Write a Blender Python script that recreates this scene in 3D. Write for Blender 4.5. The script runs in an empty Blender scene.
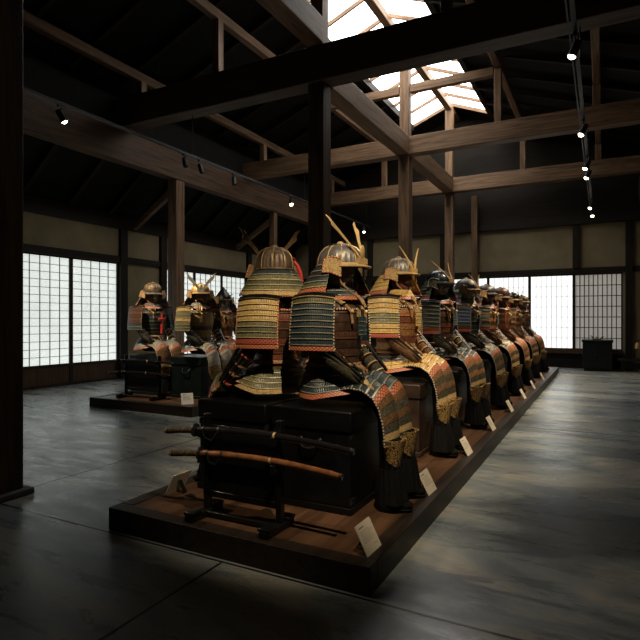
import bpy, math, random
from mathutils import Vector, Matrix
R = math.radians
PI = math.pi
sc = bpy.context.scene
col = sc.collection

# ------------------------------------------------------------------ camera
cam = bpy.data.cameras.new('camera'); cam.sensor_width = 36; cam.lens = 36*537/640
cam.clip_start = .05
co = bpy.data.objects.new('camera', cam); col.objects.link(co)
co.location = (0, 0, 1.2); co.rotation_euler = (R(90), 0, R(27.8))
sc.camera = co
# ------------------------------------------------------------------ world and exposure
w = bpy.data.worlds.new('world'); sc.world = w; w.use_nodes = True
w.node_tree.nodes['Background'].inputs[0].default_value = (.75, .85, 1, 1)
w.node_tree.nodes['Background'].inputs[1].default_value = 0.15
sc.view_settings.view_transform = 'Standard'
sc.view_settings.look = 'None'
sc.view_settings.gamma = 1
sc.view_settings.exposure = 0.0
sc.cycles.max_bounces = 7
sc.cycles.use_denoising = True
SHOJI_LEFT, SHOJI_FAR, SHOJI_DIM, SKY_GLASS = .82, 1.2, .21, 7.0
SPOT_W = 230

# ------------------------------------------------------------------ materials
def newmat(name):
    m = bpy.data.materials.new(name); m.use_nodes = True
    nt = m.node_tree; b = nt.nodes['Principled BSDF']
    return m, nt, b
def N(nt, t, **k):
    n = nt.nodes.new(t)
    for a, v in k.items():
        if a.startswith('i_'):
            key = a[2:]
            key = int(key) if key.isdigit() else key.replace('_', ' ')
            n.inputs[key].default_value = v
        else: setattr(n, a, v)
    return n
def c4(c): return (c[0], c[1], c[2], 1)
def L(nt, a, b): nt.links.new(a, b)
def mathn(nt, op, a, b=None):
    n = nt.nodes.new('ShaderNodeMath'); n.operation = op
    for i, v in enumerate((a, b)):
        if v is None: continue
        if isinstance(v, (int, float)): n.inputs[i].default_value = v
        else: nt.links.new(v, n.inputs[i])
    return n.outputs[0]
def mixc(nt, f, a, b):
    n = nt.nodes.new('ShaderNodeMix'); n.data_type = 'RGBA'
    for s, v in ((n.inputs[0], f), (n.inputs[6], a), (n.inputs[7], b)):
        if isinstance(v, tuple): s.default_value = c4(v)
        elif isinstance(v, (int, float)): s.default_value = v
        else: nt.links.new(v, s)
    return n.outputs[2]
def noise(nt, vec, scale, detail=4, rough=.55, dist=0):
    n = N(nt, 'ShaderNodeTexNoise'); n.inputs['Scale'].default_value = scale
    n.inputs['Detail'].default_value = detail; n.inputs['Roughness'].default_value = rough
    n.inputs['Distortion'].default_value = dist
    nt.links.new(vec, n.inputs['Vector']); return n.outputs['Fac']
def mapping(nt, scale, coord='Object', rot=(0, 0, 0)):
    t = N(nt, 'ShaderNodeTexCoord'); m = N(nt, 'ShaderNodeMapping')
    m.inputs['Scale'].default_value = scale; m.inputs['Rotation'].default_value = rot
    nt.links.new(t.outputs[coord], m.inputs[0]); return m.outputs[0]
def ramp(nt, f, stops):
    n = nt.nodes.new('ShaderNodeValToRGB'); e = n.color_ramp.elements
    while len(e) < len(stops): e.new(.5)
    for i, (p, c) in enumerate(stops): e[i].position = p; e[i].color = c4(c)
    nt.links.new(f, n.inputs[0]); return n.outputs[0]
def bump(nt, b, h, s=.3, d=.01):
    n = nt.nodes.new('ShaderNodeBump'); n.inputs['Strength'].default_value = s; n.inputs['Distance'].default_value = d
    nt.links.new(h, n.inputs['Height']); nt.links.new(n.outputs[0], b.inputs['Normal'])

def wood(name, dark, light, axis, rough=.55, scale=1.0):
    """grain runs along axis 0 x, 1 y, 2 z"""
    m, nt, b = newmat(name)
    s = [14*scale]*3; s[axis] = .8*scale
    v = mapping(nt, tuple(s))
    f = noise(nt, v, 1.6, 6, .6, .6)
    f2 = noise(nt, mapping(nt, (1.3, 1.3, 1.3)), 1.2, 3)
    c = ramp(nt, f, [(.3, dark), (.62, light)])
    c = mixc(nt, mathn(nt, 'MULTIPLY', f2, .55), c, dark)
    L(nt, c, b.inputs['Base Color']); b.inputs['Roughness'].default_value = rough; b.inputs['Specular IOR Level'].default_value = .22
    bump(nt, b, f, .25, .006)
    return m
def plain(name, c, rough=.5, metal=0, nz=.25, nscale=30, coat=0, bmp=.1):
    dk = max(c) < .02
    m, nt, b = newmat(name)
    v = mapping(nt, (1, 1, 1)); f = noise(nt, v, nscale, 4)
    d = tuple(x*(1-nz*1.3) for x in c); l = tuple(min(1, x*(1+nz)) for x in c)
    L(nt, ramp(nt, f, [(.32, d), (.7, l)]), b.inputs['Base Color'])
    b.inputs['Roughness'].default_value = rough; b.inputs['Metallic'].default_value = metal
    b.inputs['Coat Weight'].default_value = coat
    if dk: b.inputs['Specular IOR Level'].default_value = .12 if rough > .6 else .3
    if bmp: bump(nt, b, f, bmp, .004)
    return m
def emis(name, c, s, base=(.8, .8, .8), var=0):
    m, nt, b = newmat(name)
    b.inputs['Base Color'].default_value = c4(base); b.inputs['Roughness'].default_value = .8
    b.inputs['Emission Strength'].default_value = s
    if var:
        f = noise(nt, mapping(nt, (1, 1, 1)), 1.1, 3)
        L(nt, ramp(nt, f, [(.3, tuple(x*(1-var) for x in c)), (.65, c)]), b.inputs['Emission Color'])
    else: b.inputs['Emission Color'].default_value = c4(c)
    return m
def lacing(name, cord, plate, metal=.0, cord2=None, edge=(.012, .012, .012)):
    """rows of lacquered scales tied with vertical silk cords: u metres along, v 0..1 down one lame"""
    m, nt, b = newmat(name)
    uv = N(nt, 'ShaderNodeUVMap'); sp = N(nt, 'ShaderNodeSeparateXYZ'); L(nt, uv.outputs[0], sp.inputs[0])
    u, v = sp.outputs[0], sp.outputs[1]
    fr = mathn(nt, 'FRACT', mathn(nt, 'MULTIPLY', u, 90))
    tri = mathn(nt, 'ABSOLUTE', mathn(nt, 'SUBTRACT', fr, .5))             # 0..0.5
    inb = mathn(nt, 'GREATER_THAN', tri, .14)
    low = mathn(nt, 'MULTIPLY', mathn(nt, 'LESS_THAN', v, .74), mathn(nt, 'GREATER_THAN', v, .16))
    cc = cord
    if cord2:
        big = mathn(nt, 'GREATER_THAN', mathn(nt, 'FRACT', mathn(nt, 'MULTIPLY', u, 11)), .55)
        cc = mixc(nt, big, cord, cord2)
    f = noise(nt, mapping(nt, (1, 1, 1)), 55, 3)
    f2 = noise(nt, mapping(nt, (1, 1, 1)), 9, 3)
    var = mathn(nt, 'ADD', mathn(nt, 'MULTIPLY', f, 1.1), .42)
    c = mixc(nt, mathn(nt, 'MULTIPLY', mathn(nt, 'MULTIPLY', inb, low), 1), plate, cc)
    wear = mathn(nt, 'GREATER_THAN', f2, .62)
    c = mixc(nt, mathn(nt, 'MULTIPLY', wear, .5), c, plate)
    c = mixc(nt, mathn(nt, 'MULTIPLY', mathn(nt, 'GREATER_THAN', v, .78), .85), c, tuple(min(1, x*1.3+.05) for x in edge) if sum(edge) > .12 else tuple(x*1.25 for x in cord))  # edge line of each lame, brightened as a painted highlight
    c = mixc(nt, mathn(nt, 'GREATER_THAN', v, .93), c, (.006, .005, .004))
    c = mixc(nt, mathn(nt, 'LESS_THAN', v, .10), c, (.006, .005, .004))  # shadow in the gaps between lames, painted near black
    vm = nt.nodes.new('ShaderNodeVectorMath'); vm.operation = 'SCALE'
    L(nt, c, vm.inputs[0]); L(nt, var, vm.inputs['Scale'])
    L(nt, vm.outputs[0], b.inputs['Base Color'])
    b.inputs['Roughness'].default_value = .42; b.inputs['Metallic'].default_value = metal
    bump(nt, b, mathn(nt, 'MULTIPLY', mathn(nt, 'SUBTRACT', .5, tri), low), .8, .006)
    return m
def crossed(name, base, thread, k=40):
    """bottom lame with X shaped thread knots"""
    m, nt, b = newmat(name)
    uv = N(nt, 'ShaderNodeUVMap'); sp = N(nt, 'ShaderNodeSeparateXYZ'); L(nt, uv.outputs[0], sp.inputs[0])
    fr = mathn(nt, 'ABSOLUTE', mathn(nt, 'SUBTRACT', mathn(nt, 'FRACT', mathn(nt, 'MULTIPLY', sp.outputs[0], k)), .5))
    fv = mathn(nt, 'ABSOLUTE', mathn(nt, 'SUBTRACT', mathn(nt, 'FRACT', mathn(nt, 'MULTIPLY', sp.outputs[1], 2)), .5))
    d = mathn(nt, 'ABSOLUTE', mathn(nt, 'SUBTRACT', fr, fv))
    c = mixc(nt, mathn(nt, 'LESS_THAN', d, .20), base, thread)
    L(nt, c, b.inputs['Base Color']); b.inputs['Roughness'].default_value = .5
    return m
def brocade(name, c1, c2, c3, scale=60):
    m, nt, b = newmat(name)
    vo = N(nt, 'ShaderNodeTexVoronoi'); vo.inputs['Scale'].default_value = scale
    L(nt, mapping(nt, (1, 1, 1)), vo.inputs['Vector'])
    f = noise(nt, mapping(nt, (1, 1, 1)), scale*.6, 3, .6, 1.5)
    c = ramp(nt, vo.outputs['Distance'], [(.25, c1), (.5, c2)])
    c = mixc(nt, mathn(nt, 'GREATER_THAN', f, .56), c, c3)
    L(nt, c, b.inputs['Base Color']); b.inputs['Roughness'].default_value = .65
    b.inputs['Specular IOR Level'].default_value = .2
    bump(nt, b, f, .9, .008)
    return m
def ropemat(name, a, b_, k=55):
    m, nt, b = newmat(name)
    uv = N(nt, 'ShaderNodeUVMap'); sp = N(nt, 'ShaderNodeSeparateXYZ'); L(nt, uv.outputs[0], sp.inputs[0])
    f = mathn(nt, 'GREATER_THAN', mathn(nt, 'FRACT', mathn(nt, 'MULTIPLY', sp.outputs[0], k)), .5)
    L(nt, mixc(nt, f, a, b_), b.inputs['Base Color']); b.inputs['Roughness'].default_value = .7
    return m

M = {}
for ax, nm in enumerate('xyz'):
    M['beam_'+nm] = wood('aged timber '+nm, (.075, .043, .024), (.29, .175, .098), ax, .55)
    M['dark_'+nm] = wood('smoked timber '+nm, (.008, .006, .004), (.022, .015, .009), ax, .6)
M['plate_y'] = wood('brown stained plate timber', (.04, .024, .015), (.155, .092, .054), 1, .55)
M['shade_z'] = wood('shaded aged timber z', (.036, .022, .014), (.145, .088, .052), 2, .55)  # darker copy of the aged timber: shade painted into the two near posts
M['shade_x'] = wood('shaded aged timber x', (.032, .020, .013), (.12, .075, .046), 0, .55)  # aged timber darkened again, painting the nearest cross beam as unlit
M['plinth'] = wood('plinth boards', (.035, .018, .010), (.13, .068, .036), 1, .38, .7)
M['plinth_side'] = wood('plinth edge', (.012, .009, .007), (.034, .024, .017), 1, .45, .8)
M['frame'] = wood('screen frame timber', (.018, .011, .007), (.04, .025, .016), 2, .5)
M['kick'] = wood('kick panel timber', (.05, .027, .014), (.11, .06, .03), 2, .5)
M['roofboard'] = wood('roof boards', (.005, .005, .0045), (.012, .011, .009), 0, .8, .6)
M['plaster'] = plain('ochre plaster', (.205, .165, .092), .9, 0, .12, 2.5)
M['paper_left'] = emis('backlit paper', (.93, 1, .95), SHOJI_LEFT, var=.16)
M['paper_far'] = emis('backlit paper bright', (.97, 1, .98), SHOJI_FAR, var=.06)
M['paper_dim'] = emis('backlit paper doubled', (.9, .84, .73), SHOJI_DIM, var=.2)
M['skyglass'] = emis('frosted skylight glass', (1, .985, .94), SKY_GLASS)
M['black'] = plain('black lacquer', (.005, .005, .005), .3, 0, .3, 12, .2)
M['chest'] = plain('black lacquered chest', (.004, .004, .004), .38, 0, .4, 8, .1)
M['green_chest'] = plain('green black lacquered chest', (.005, .010, .009), .4, 0, .3, 8, .1)
M['brown_chest'] = plain('brown lacquered chest', (.035, .02, .013), .4, 0, .4, 8, .2)
M['mask_iron'] = plain('polished iron mask', (.26, .22, .17), .36, .35, .3, 25)
M['mask_russet'] = plain('russet lacquer mask', (.16, .06, .035), .36, .2, .3, 25)
M['iron'] = plain('dark iron', (.06, .06, .062), .42, .8, .3, 40)
M['steel'] = plain('grey steel', (.20, .19, .17), .5, .6, .3, 25)
M['steel_blue'] = plain('blued steel', (.05, .07, .09), .3, .6, .4, 20)
M['bronze'] = plain('bronze iron', (.15, .11, .07), .5, .5, .6, 16)
M['russet'] = plain('russet iron', (.07, .036, .022), .45, .4, .4, 25)
M['gold'] = plain('gilt copper', (.66, .43, .17), .5, .4, .22, 14)
M['palegold'] = plain('pale gilt', (.66, .46, .21), .42, .4, .2, 14)
M['pale_ivory'] = plain('pale ivory lacquer', (.78, .72, .55), .4, .1, .12, 14)
M['oldgold'] = plain('worn gilt', (.30, .19, .08), .5, .5, .4, 20)
M['leather'] = brocade('printed leather', (.62, .45, .20), (.52, .36, .15), (.22, .13, .06), 160)
M['silk_brown'] = brocade('brown brocade', (.10, .05, .022), (.17, .09, .035), (.04, .022, .014), 130)
M['silk_green'] = brocade('green brocade', (.016, .022, .018), (.075, .06, .03), (.016, .022, .018), 130)
M['silk_navy'] = brocade('navy brocade', (.016, .024, .04), (.10, .09, .05), (.010, .012, .018), 130)
M['silk_orange'] = brocade('orange brocade', (.24, .09, .03), (.34, .17, .06), (.09, .04, .02), 130)
M['leopard'] = brocade('gold spotted fur', (.02, .013, .008), (.42, .26, .09), (.03, .018, .010), 110)
M['bearfur'] = plain('black bear fur', (.006, .006, .006), .8, 0, .6, 120, 0, .6)
M['cloth_black'] = plain('black cloth', (.005, .005, .006), .85, 0, .4, 60)
M['cloth_tan'] = plain('tan deerskin', (.32, .19, .09), .7, 0, .25, 30)
M['red_cord'] = plain('red silk cord', (.50, .035, .025), .6, 0, .3, 90)
M['white_hair'] = plain('pale hair', (.55, .5, .42), .7, 0, .3, 90)
M['rope_cream'] = ropemat('cream and black braid', (.62, .5, .32), (.03, .03, .03))
M['rope_red'] = ropemat('red and cream braid', (.45, .06, .04), (.55, .38, .2))
M['rope_blue'] = ropemat('blue and cream braid', (.03, .06, .16), (.4, .38, .3))
M['hishi'] = crossed('crossed red knots', (.46, .29, .12), (.33, .028, .018))
M['hishi_dark'] = crossed('crossed red knots on black', (.05, .03, .02), (.45, .09, .05))
M['card'] = plain('cream card', (.66, .60, .47), .85, 0, .05, 10)
M['card_white'] = plain('white card', (.85, .86, .84), .85, 0, .04, 10)
M['ink'] = plain('grey ink', (.20, .18, .15), .8, 0, .1)
M['wrap'] = brocade('hilt wrapping', (.20, .15, .07), (.05, .035, .02), (.02, .016, .012), 80)
M['scab_brown'] = plain('brown lacquered scabbard', (.19, .075, .028), .28, 0, .3, 20, .4)
M['scab_black'] = plain('black scabbard', (.010, .010, .011), .15, 0, .2, 20, .9)
M['lens'] = emis('lamp lens', (1, .84, .62), 12)
M['lens_off'] = plain('dark lens', (.03, .03, .03), .2, 0, .1)
M['rail'] = plain('painted metal rail', (.014, .015, .016), .5, .0, .1, 10)
M['stone'] = plain('footing stone', (.10, .10, .095), .8, 0, .25, 20, 0, .4)
LACE = {}
for nm, cd, pl, ed in (
    ('gold', (.66, .46, .16), (.20, .13, .05), (.03, .02, .01)),
    ('yellow', (.66, .42, .12), (.16, .10, .035), (.035, .02, .01)),
    ('green', (.12, .125, .055), (.03, .03, .018), (.30, .24, .10)),
    ('moss', (.20, .19, .09), (.04, .04, .02), (.36, .28, .12)),
    ('navy', (.018, .040, .045), (.012, .015, .016), (.17, .16, .11)),
    ('blue', (.045, .10, .24), (.014, .02, .04), (.30, .34, .38)),
    ('teal', (.03, .075, .085), (.016, .02, .022), (.22, .2, .12)),
    ('grey', (.25, .25, .20), (.06, .06, .05), (.03, .03, .03)),
    ('white', (.5, .5, .42), (.06, .06, .06), (.03, .03, .03)),
    ('orange', (.46, .19, .055), (.13, .05, .02), (.04, .02, .01)),
    ('rust', (.21, .065, .028), (.05, .022, .014), (.03, .016, .01)),
    ('red', (.40, .05, .03), (.08, .02, .015), (.02, .01, .01)),
    ('brown', (.11, .050, .025), (.035, .018, .011), (.012, .008, .006)),
    ('black', (.022, .022, .024), (.012, .012, .012), (.10, .08, .05))):
    LACE[nm] = lacing(nm+' lacing', cd, pl, 0, None, ed)
M.update({'lace_'+k: v for k, v in LACE.items()})

# floor: polished dark concrete
def floor_mat():
    m, nt, b = newmat('polished concrete')
    v1 = mapping(nt, (.55, 1.7, 1)); v2 = mapping(nt, (1, 1, 1)); v3 = mapping(nt, (.9, 3.2, 1), rot=(0, 0, .15))
    f1 = noise(nt, v1, .95, 7, .66, 1.3); f2 = noise(nt, v3, 2.6, 6, .65, .4); f3 = noise(nt, v2, 22, 4); f4 = noise(nt, v2, .55, 3)
    c = ramp(nt, f1, [(.38, (.075, .10, .115)), (.5, (.235, .28, .295)), (.61, (.46, .445, .37))])
    c = mixc(nt, mathn(nt, 'MULTIPLY', f2, .4), c, (.11, .135, .15))
    br = ramp(nt, f4, [(.5, (0, 0, 0)), (.66, (1, 1, 1))])
    c = mixc(nt, mathn(nt, 'MULTIPLY', br, .45), c, (.24, .19, .115))
    c = mixc(nt, mathn(nt, 'MULTIPLY', f3, .25), c, (.05, .055, .055))
    L(nt, c, b.inputs['Base Color'])
    L(nt, ramp(nt, f2, [(.3, (.20,)*3), (.7, (.42,)*3)]), b.inputs['Roughness'])
    b.inputs['Specular IOR Level'].default_value = .6
    bump(nt, b, mathn(nt, 'ADD', f2, mathn(nt, 'MULTIPLY', f3, .15)), .12, .008)
    return m
M['floor'] = floor_mat()

# ------------------------------------------------------------------ mesh helper
class MB:
    def __init__(s): s.v = []; s.f = []; s.mi = []; s.uv = []; s.mats = []
    def m(s, mat):
        mat = M[mat] if isinstance(mat, str) else mat
        if mat not in s.mats: s.mats.append(mat)
        return s.mats.index(mat)
    def face(s, ids, mi, uv=None):
        s.f.append(ids); s.mi.append(mi); s.uv.append(uv or [(0, .4)]*len(ids))
    def box(s, mat, x0, x1, y0, y1, z0, z1, T=None):
        mi = s.m(mat); b = len(s.v)
        for x in (x0, x1):
            for y in (y0, y1):
                for z in (z0, z1):
                    p = Vector((x, y, z)); s.v.append(T @ p if T else p)
        for q in ((0, 1, 3, 2), (4, 6, 7, 5), (0, 4, 5, 1), (2, 3, 7, 6), (0, 2, 6, 4), (1, 5, 7, 3)):
            s.face([b+i for i in q], mi)
        return s
    def bar(s, mat, p0, p1, wd, hg, up=(0, 0, 1)):
        p0 = Vector(p0); p1 = Vector(p1); d = p1-p0; L_ = d.length; d.normalize()
        sd = d.cross(Vector(up)).normalized(); u = sd.cross(d)
        T = Matrix((( d.x, sd.x, u.x, p0.x), (d.y, sd.y, u.y, p0.y), (d.z, sd.z, u.z, p0.z), (0, 0, 0, 1)))
        return s.box(mat, 0, L_, -wd/2, wd/2, -hg/2, hg/2, T)
    def tube(s, mat, pts, r, n=8, cap=True, closed=False, flat=1.0, upv=None):
        mi = s.m(mat); pts = [Vector(p) for p in pts]; k = len(pts); b = len(s.v); acc = 0; us = []
        ref = Vector(upv) if upv else None
        for i, p in enumerate(pts):
            if closed: t = pts[(i+1) % k]-pts[i-1]
            else: t = pts[min(i+1, k-1)]-pts[max(i-1, 0)]
            t.normalize()
            if ref is None:
                ref = Vector((0, 0, 1)) if abs(t.z) < .9 else Vector((1, 0, 0))
            a = (ref - t*ref.dot(t)); a = a.normalized() if a.length > 1e-5 else t.orthogonal().normalized()
            if not upv: ref = a
            c = t.cross(a); rr = r[i] if isinstance(r, (list, tuple)) else r
            if i: acc += (p-pts[i-1]).length
            us.append(acc)
            for j in range(n):
                an = 2*PI*j/n; s.v.append(p + a*math.cos(an)*rr*flat + c*math.sin(an)*rr)
        for i in range(k if closed else k-1):
            i2 = (i+1) % k
            for j in range(n):
                j2 = (j+1) % n
                ua, ub = us[i], us[i2] if i2 else us[i]+.01
                s.face([b+i*n+j, b+i2*n+j, b+i2*n+j2, b+i*n+j2], mi, [(ua, j/n), (ub, j/n), (ub, (j+1)/n), (ua, (j+1)/n)])
        if cap and not closed:
            s.face([b+j for j in range(n)], mi); s.face([b+(k-1)*n+j for j in reversed(range(n))], mi)
        return s
    def grid(s, mat, P, nu, nv, th=0, closed_u=False, ulen=None):
        """surface patch; th>0 makes it a solid shell, offset inwards"""
        mi = s.m(mat)
        pt = [[Vector(P(i/nu, j/nv)) for j in range(nv+1)] for i in range(nu+1)]
        def nrm(i, j):
            a = pt[min(i+1, nu)][j]-pt[max(i-1, 0)][j]; c = pt[i][min(j+1, nv)]-pt[i][max(j-1, 0)]
            q = a.cross(c); return q.normalized() if q.length > 1e-9 else Vector((0, 0, 1))
        b = len(s.v); W = nv+1; H = (nu+1)*W
        for i in range(nu+1):
            for j in range(W): s.v.append(pt[i][j])
        ul = ulen or sum((pt[i+1][nv//2]-pt[i][nv//2]).length for i in range(nu))
        for i in range(nu):
            for j in range(nv):
                s.face([b+i*W+j, b+(i+1)*W+j, b+(i+1)*W+j+1, b+i*W+j+1], mi,
                       [(i/nu*ul, j/nv), ((i+1)/nu*ul, j/nv), ((i+1)/nu*ul, (j+1)/nv), (i/nu*ul, (j+1)/nv)])
        if th:
            for i in range(nu+1):
                for j in range(W): s.v.append(pt[i][j]-nrm(i, j)*th)
            c = b+H
            for i in range(nu):
                for j in range(nv):
                    s.face([c+i*W+j+1, c+(i+1)*W+j+1, c+(i+1)*W+j, c+i*W+j], mi)
                s.face([b+i*W, c+i*W, c+(i+1)*W, b+(i+1)*W], mi)
                s.face([b+(i+1)*W+nv, c+(i+1)*W+nv, c+i*W+nv, b+i*W+nv], mi)
            if not closed_u:
                for j in range(nv):
                    s.face([b+j+1, c+j+1, c+j, b+j], mi)
                    q = nu*W
                    s.face([b+q+j, c+q+j, c+q+j+1, b+q+j+1], mi)
        return s
    def lames(s, P, n, mats, su=12, th=.003, out=.006, t_end=1.0, closed_u=False):
        """n overlapping rows; each row tips outward at its lower edge. mats: list of n names"""
        e = 1e-3
        for i in range(n):
            t0, t1 = i/n*t_end, (i+1)/n*t_end
            t1o = t1+(.0 if i == n-1 else .18/n)
            def Q(u, v, t0=t0, t1o=t1o):
                t = t0+(t1o-t0)*v
                p = Vector(P(u, t))
                a = Vector(P(min(1, u+.02), t))-Vector(P(max(0, u-.02), t))
                c = Vector(P(u, min(1, t+.02)))-Vector(P(u, max(0, t-.02)))
                q = a.cross(c); q.normalize()
                return p+q*(out*(.15+.85*v)*(1 if v < .99 else .75))
            s.grid(mats[i], Q, su, 3, th, closed_u)
        return s
    def lathe(s, mat, prof, n=24, cx=0, cy=0, sx=1, sy=1, rib=0, nrib=0, a0=0, a1=2*PI):
        mi = s.m(mat); b = len(s.v); full = abs(a1-a0-2*PI) < 1e-6; cnt = n if full else n+1
        for r, z in prof:
            for j in range(cnt):
                a = a0+(a1-a0)*j/n; rr = r*(1+rib*abs(math.cos(a*nrib/2))**6) if nrib else r
                s.v.append(Vector((cx+rr*sx*math.cos(a), cy+rr*sy*math.sin(a), z)))
        for i in range(len(prof)-1):
            for j in range(n):
                j2 = (j+1) % cnt
                s.face([b+i*cnt+j, b+i*cnt+j2, b+(i+1)*cnt+j2, b+(i+1)*cnt+j], mi,
                       [(j/n, 0), ((j+1)/n, 0), ((j+1)/n, 1), (j/n, 1)])
        return s
    def ball(s, mat, c, r, n=12, k=8, T=None):
        mi = s.m(mat); b = len(s.v); c = Vector(c)
        rx, ry, rz = r if isinstance(r, tuple) else (r, r, r)
        for i in range(1, k):
            th = PI*i/k
            for j in range(n):
                a = 2*PI*j/n; p = Vector((rx*math.sin(th)*math.cos(a), ry*math.sin(th)*math.sin(a), rz*math.cos(th)))
                s.v.append(c+(T @ p if T else p))
        top = len(s.v); p = Vector((0, 0, rz)); s.v.append(c+(T @ p if T else p)); s.v.append(c-(T @ p if T else p))
        for i in range(k-2):
            for j in range(n):
                j2 = (j+1) % n; s.face([b+i*n+j, b+(i+1)*n+j, b+(i+1)*n+j2, b+i*n+j2], mi)
        for j in range(n):
            j2 = (j+1) % n
            s.face([top, b+j, b+j2], mi); s.face([top+1, b+(k-2)*n+j2, b+(k-2)*n+j], mi)
        return s
    def plate(s, mat, outline, th, T):
        """2-D outline (x,y) extruded by th along local z, placed by T"""
        mi = s.m(mat); b = len(s.v); n = len(outline)
        for z in (-th/2, th/2):
            for x, y in outline: s.v.append(T @ Vector((x, y, z)))
        s.face([b+i for i in reversed(range(n))], mi); s.face([b+n+i for i in range(n)], mi)
        for i in range(n):
            j = (i+1) % n; s.face([b+i, b+j, b+n+j, b+n+i], mi)
        return s
    def build(s, name, parent=None, bevel=0, smooth=True, ang=38):
        me = bpy.data.meshes.new(name); me.from_pydata([tuple(v) for v in s.v], [], s.f)
        for mt in s.mats: me.materials.append(mt)
        me.polygons.foreach_set('material_index', s.mi)
        ul = me.uv_layers.new(name='UVMap')
        flat = [c for q in s.uv for p in q for c in p]
        ul.data.foreach_set('uv', flat)
        if smooth:
            me.polygons.foreach_set('use_smooth', [True]*len(s.f)); me.set_sharp_from_angle(angle=R(ang))
        me.update()
        o = bpy.data.objects.new(name, me); col.objects.link(o)
        if parent: o.parent = parent
        if bevel:
            md = o.modifiers.new('edge', 'BEVEL'); md.width = bevel; md.segments = 2; md.limit_method = 'ANGLE'; md.angle_limit = R(40)
        return o
def tag(o, label=None, cat=None, group=None, kind=None):
    if label: o['label'] = label
    if cat: o['category'] = cat
    if group: o['group'] = group
    if kind: o['kind'] = kind
    return o
def empty(name, loc, rz=0, label=None, cat=None, group=None, kind=None):
    o = bpy.data.objects.new(name, None); o.empty_display_size = .1; col.objects.link(o)
    o.location = loc; o.rotation_euler = (0, 0, rz); return tag(o, label, cat, group, kind)

# ================================================================== THE ROOM
XL, XR, XC, YF, YN = -8.75, 2.10, -3.55, 14.9, -3.0
XPL, XPR = -7.5, .85                  # aisle post rows
EAVE = 3.35
fl = MB(); fl.box('floor', XL-.3, XR+.3, YN-.3, YF+.3, -.2, 0); tag(fl.build('floor', smooth=False), kind='structure')
jn = MB()
for y in (2.13, 6.4, 10.6): jn.box('black', XL, XR, y-.006, y+.006, 0, .0015)
for x, y0, y1 in ((-1.67, YN, 2.12), (-3.63, 2.14, YF), (-6.9, 2.14, YF)): jn.box('black', x-.006, x+.006, y0, y1, 0, .0015)
tag(jn.build('trim_1', smooth=False), kind='structure')

# --- left wall: plaster fields, lintel, boards above, leaving out the screen bays
WT = .16
def wall_side(name, x0, x1, bays):
    b = MB(); ys = YN
    for (a, c) in bays:
        b.box('plaster', x0, x1, ys, a, 0, 2.5); ys = c
        b.box('plaster', x0, x1, a, c, 2.49, 2.5)
    b.box('plaster', x0, x1, ys, YF, 0, 2.5)
    b.box('plaster', x0, x1, YN, YF, 2.5, 3.06)
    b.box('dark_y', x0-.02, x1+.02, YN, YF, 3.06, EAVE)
    tag(b.build(name, smooth=False), kind='structure')
wall_side('wall_left', XL-WT, XL, [(3.55, 7.78), (9.05, 12.2)])
wall_side('wall_right', XR, XR+WT, [])
b = MB()
def vcut(b, x0, x1, z0, z1): b.box('plaster', x0, x1, YF, YF+WT, z0, z1)
WB = (-3.86, .42)
b.box('dark_x', XL-WT, WB[0], YF, YF+WT, 0, 2.36); b.box('plaster', WB[1], XR+WT, YF, YF+WT, 0, 2.36)
b.box('dark_x', WB[0], WB[1], YF, YF+WT, 0, .40)
b.box('plaster', XL-WT, XR+WT, YF, YF+WT, 2.36, 3.58)
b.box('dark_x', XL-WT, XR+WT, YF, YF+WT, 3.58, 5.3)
mi = b.m('dark_x'); k = len(b.v)
for y in (YF, YF+WT):
    for x, z in ((XPL-.1, 5.29), (XPR+.1, 5.29), (XC+1.05, 6.49), (XC, 6.91), (XC-1.05, 6.49)): b.v.append(Vector((x, y, z)))
b.face([k+i for i in range(5)], mi); b.face([k+9-i for i in range(5)], mi)
tag(b.build('wall_far', smooth=False), kind='structure')
b = MB(); b.box('dark_x', XL-WT, XR+WT, YN-WT, YN, 0, 6.9); tag(b.build('wall_near', smooth=False), kind='structure')

# --- paper screens (windows)
wn = [0]
def screen(origin, along, width, z0, z1, cols, rows, paper, kick, inward, tr=.04, g=.008):
    """origin = lower corner on the wall face, along = unit vector, inward = unit vector into the room"""
    wn[0] += 1
    root = empty('window_%d' % wn[0], origin, 0, kind='structure')
    a, n = Vector(along), Vector(inward)
    T = Matrix(((a.x, n.x, 0, 0), (a.y, n.y, 0, 0), (0, 0, 1, 0), (0, 0, 0, 1)))
    f = MB(); s = .035
    f.box('frame', 0, s, -.045, -.005, 0, z1, T); f.box('frame', width-s, width, -.045, -.005, 0, z1, T)
    f.box('frame', s, width-s, -.045, -.005, z1-tr, z1, T); f.box('frame', s, width-s, -.045, -.005, z0-.05, z0, T)
    f.box('frame', s, width-s, -.045, -.005, 0, .05, T)
    f.build('frame', root, smooth=False)
    if kick:
        k = MB(); k.box('kick', s, width-s, -.04, -.018, .05, z0-.05, T); k.build('kick_panel', root, smooth=False)
    p = MB(); p.box(paper, s, width-s, -.042, -.036, z0, z1-tr, T); p.build('paper_sheet', root, smooth=False)
    l = MB()
    for i in range(1, cols):
        x = s+(width-2*s)*i/cols; l.box('frame', x-g/2, x+g/2, -.034, -.020, z0, z1-tr, T)
    g *= .8
    for i in range(1, rows):
        z = z0+(z1-tr-z0)*i/rows; l.box('frame', s, width-s, -.0335, -.022, z-g/2, z+g/2, T)
    l.build('lattice', root, smooth=False)
    return root
for y0, y1 in ((3.55, 4.64), (4.64, 5.64), (5.64, 6.685), (6.685, 7.78)):
    screen((XL, y0, 0), (0, 1, 0), y1-y0, .40, 2.49, 5, 14, 'paper_left', True, (1, 0, 0), .15, .010)
for y0 in (9.05, 10.10, 11.15):
    screen((XL, y0, 0), (0, 1, 0), 1.05, .40, 2.49, 5, 14, 'paper_left', True, (1, 0, 0), .15, .010)
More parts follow.
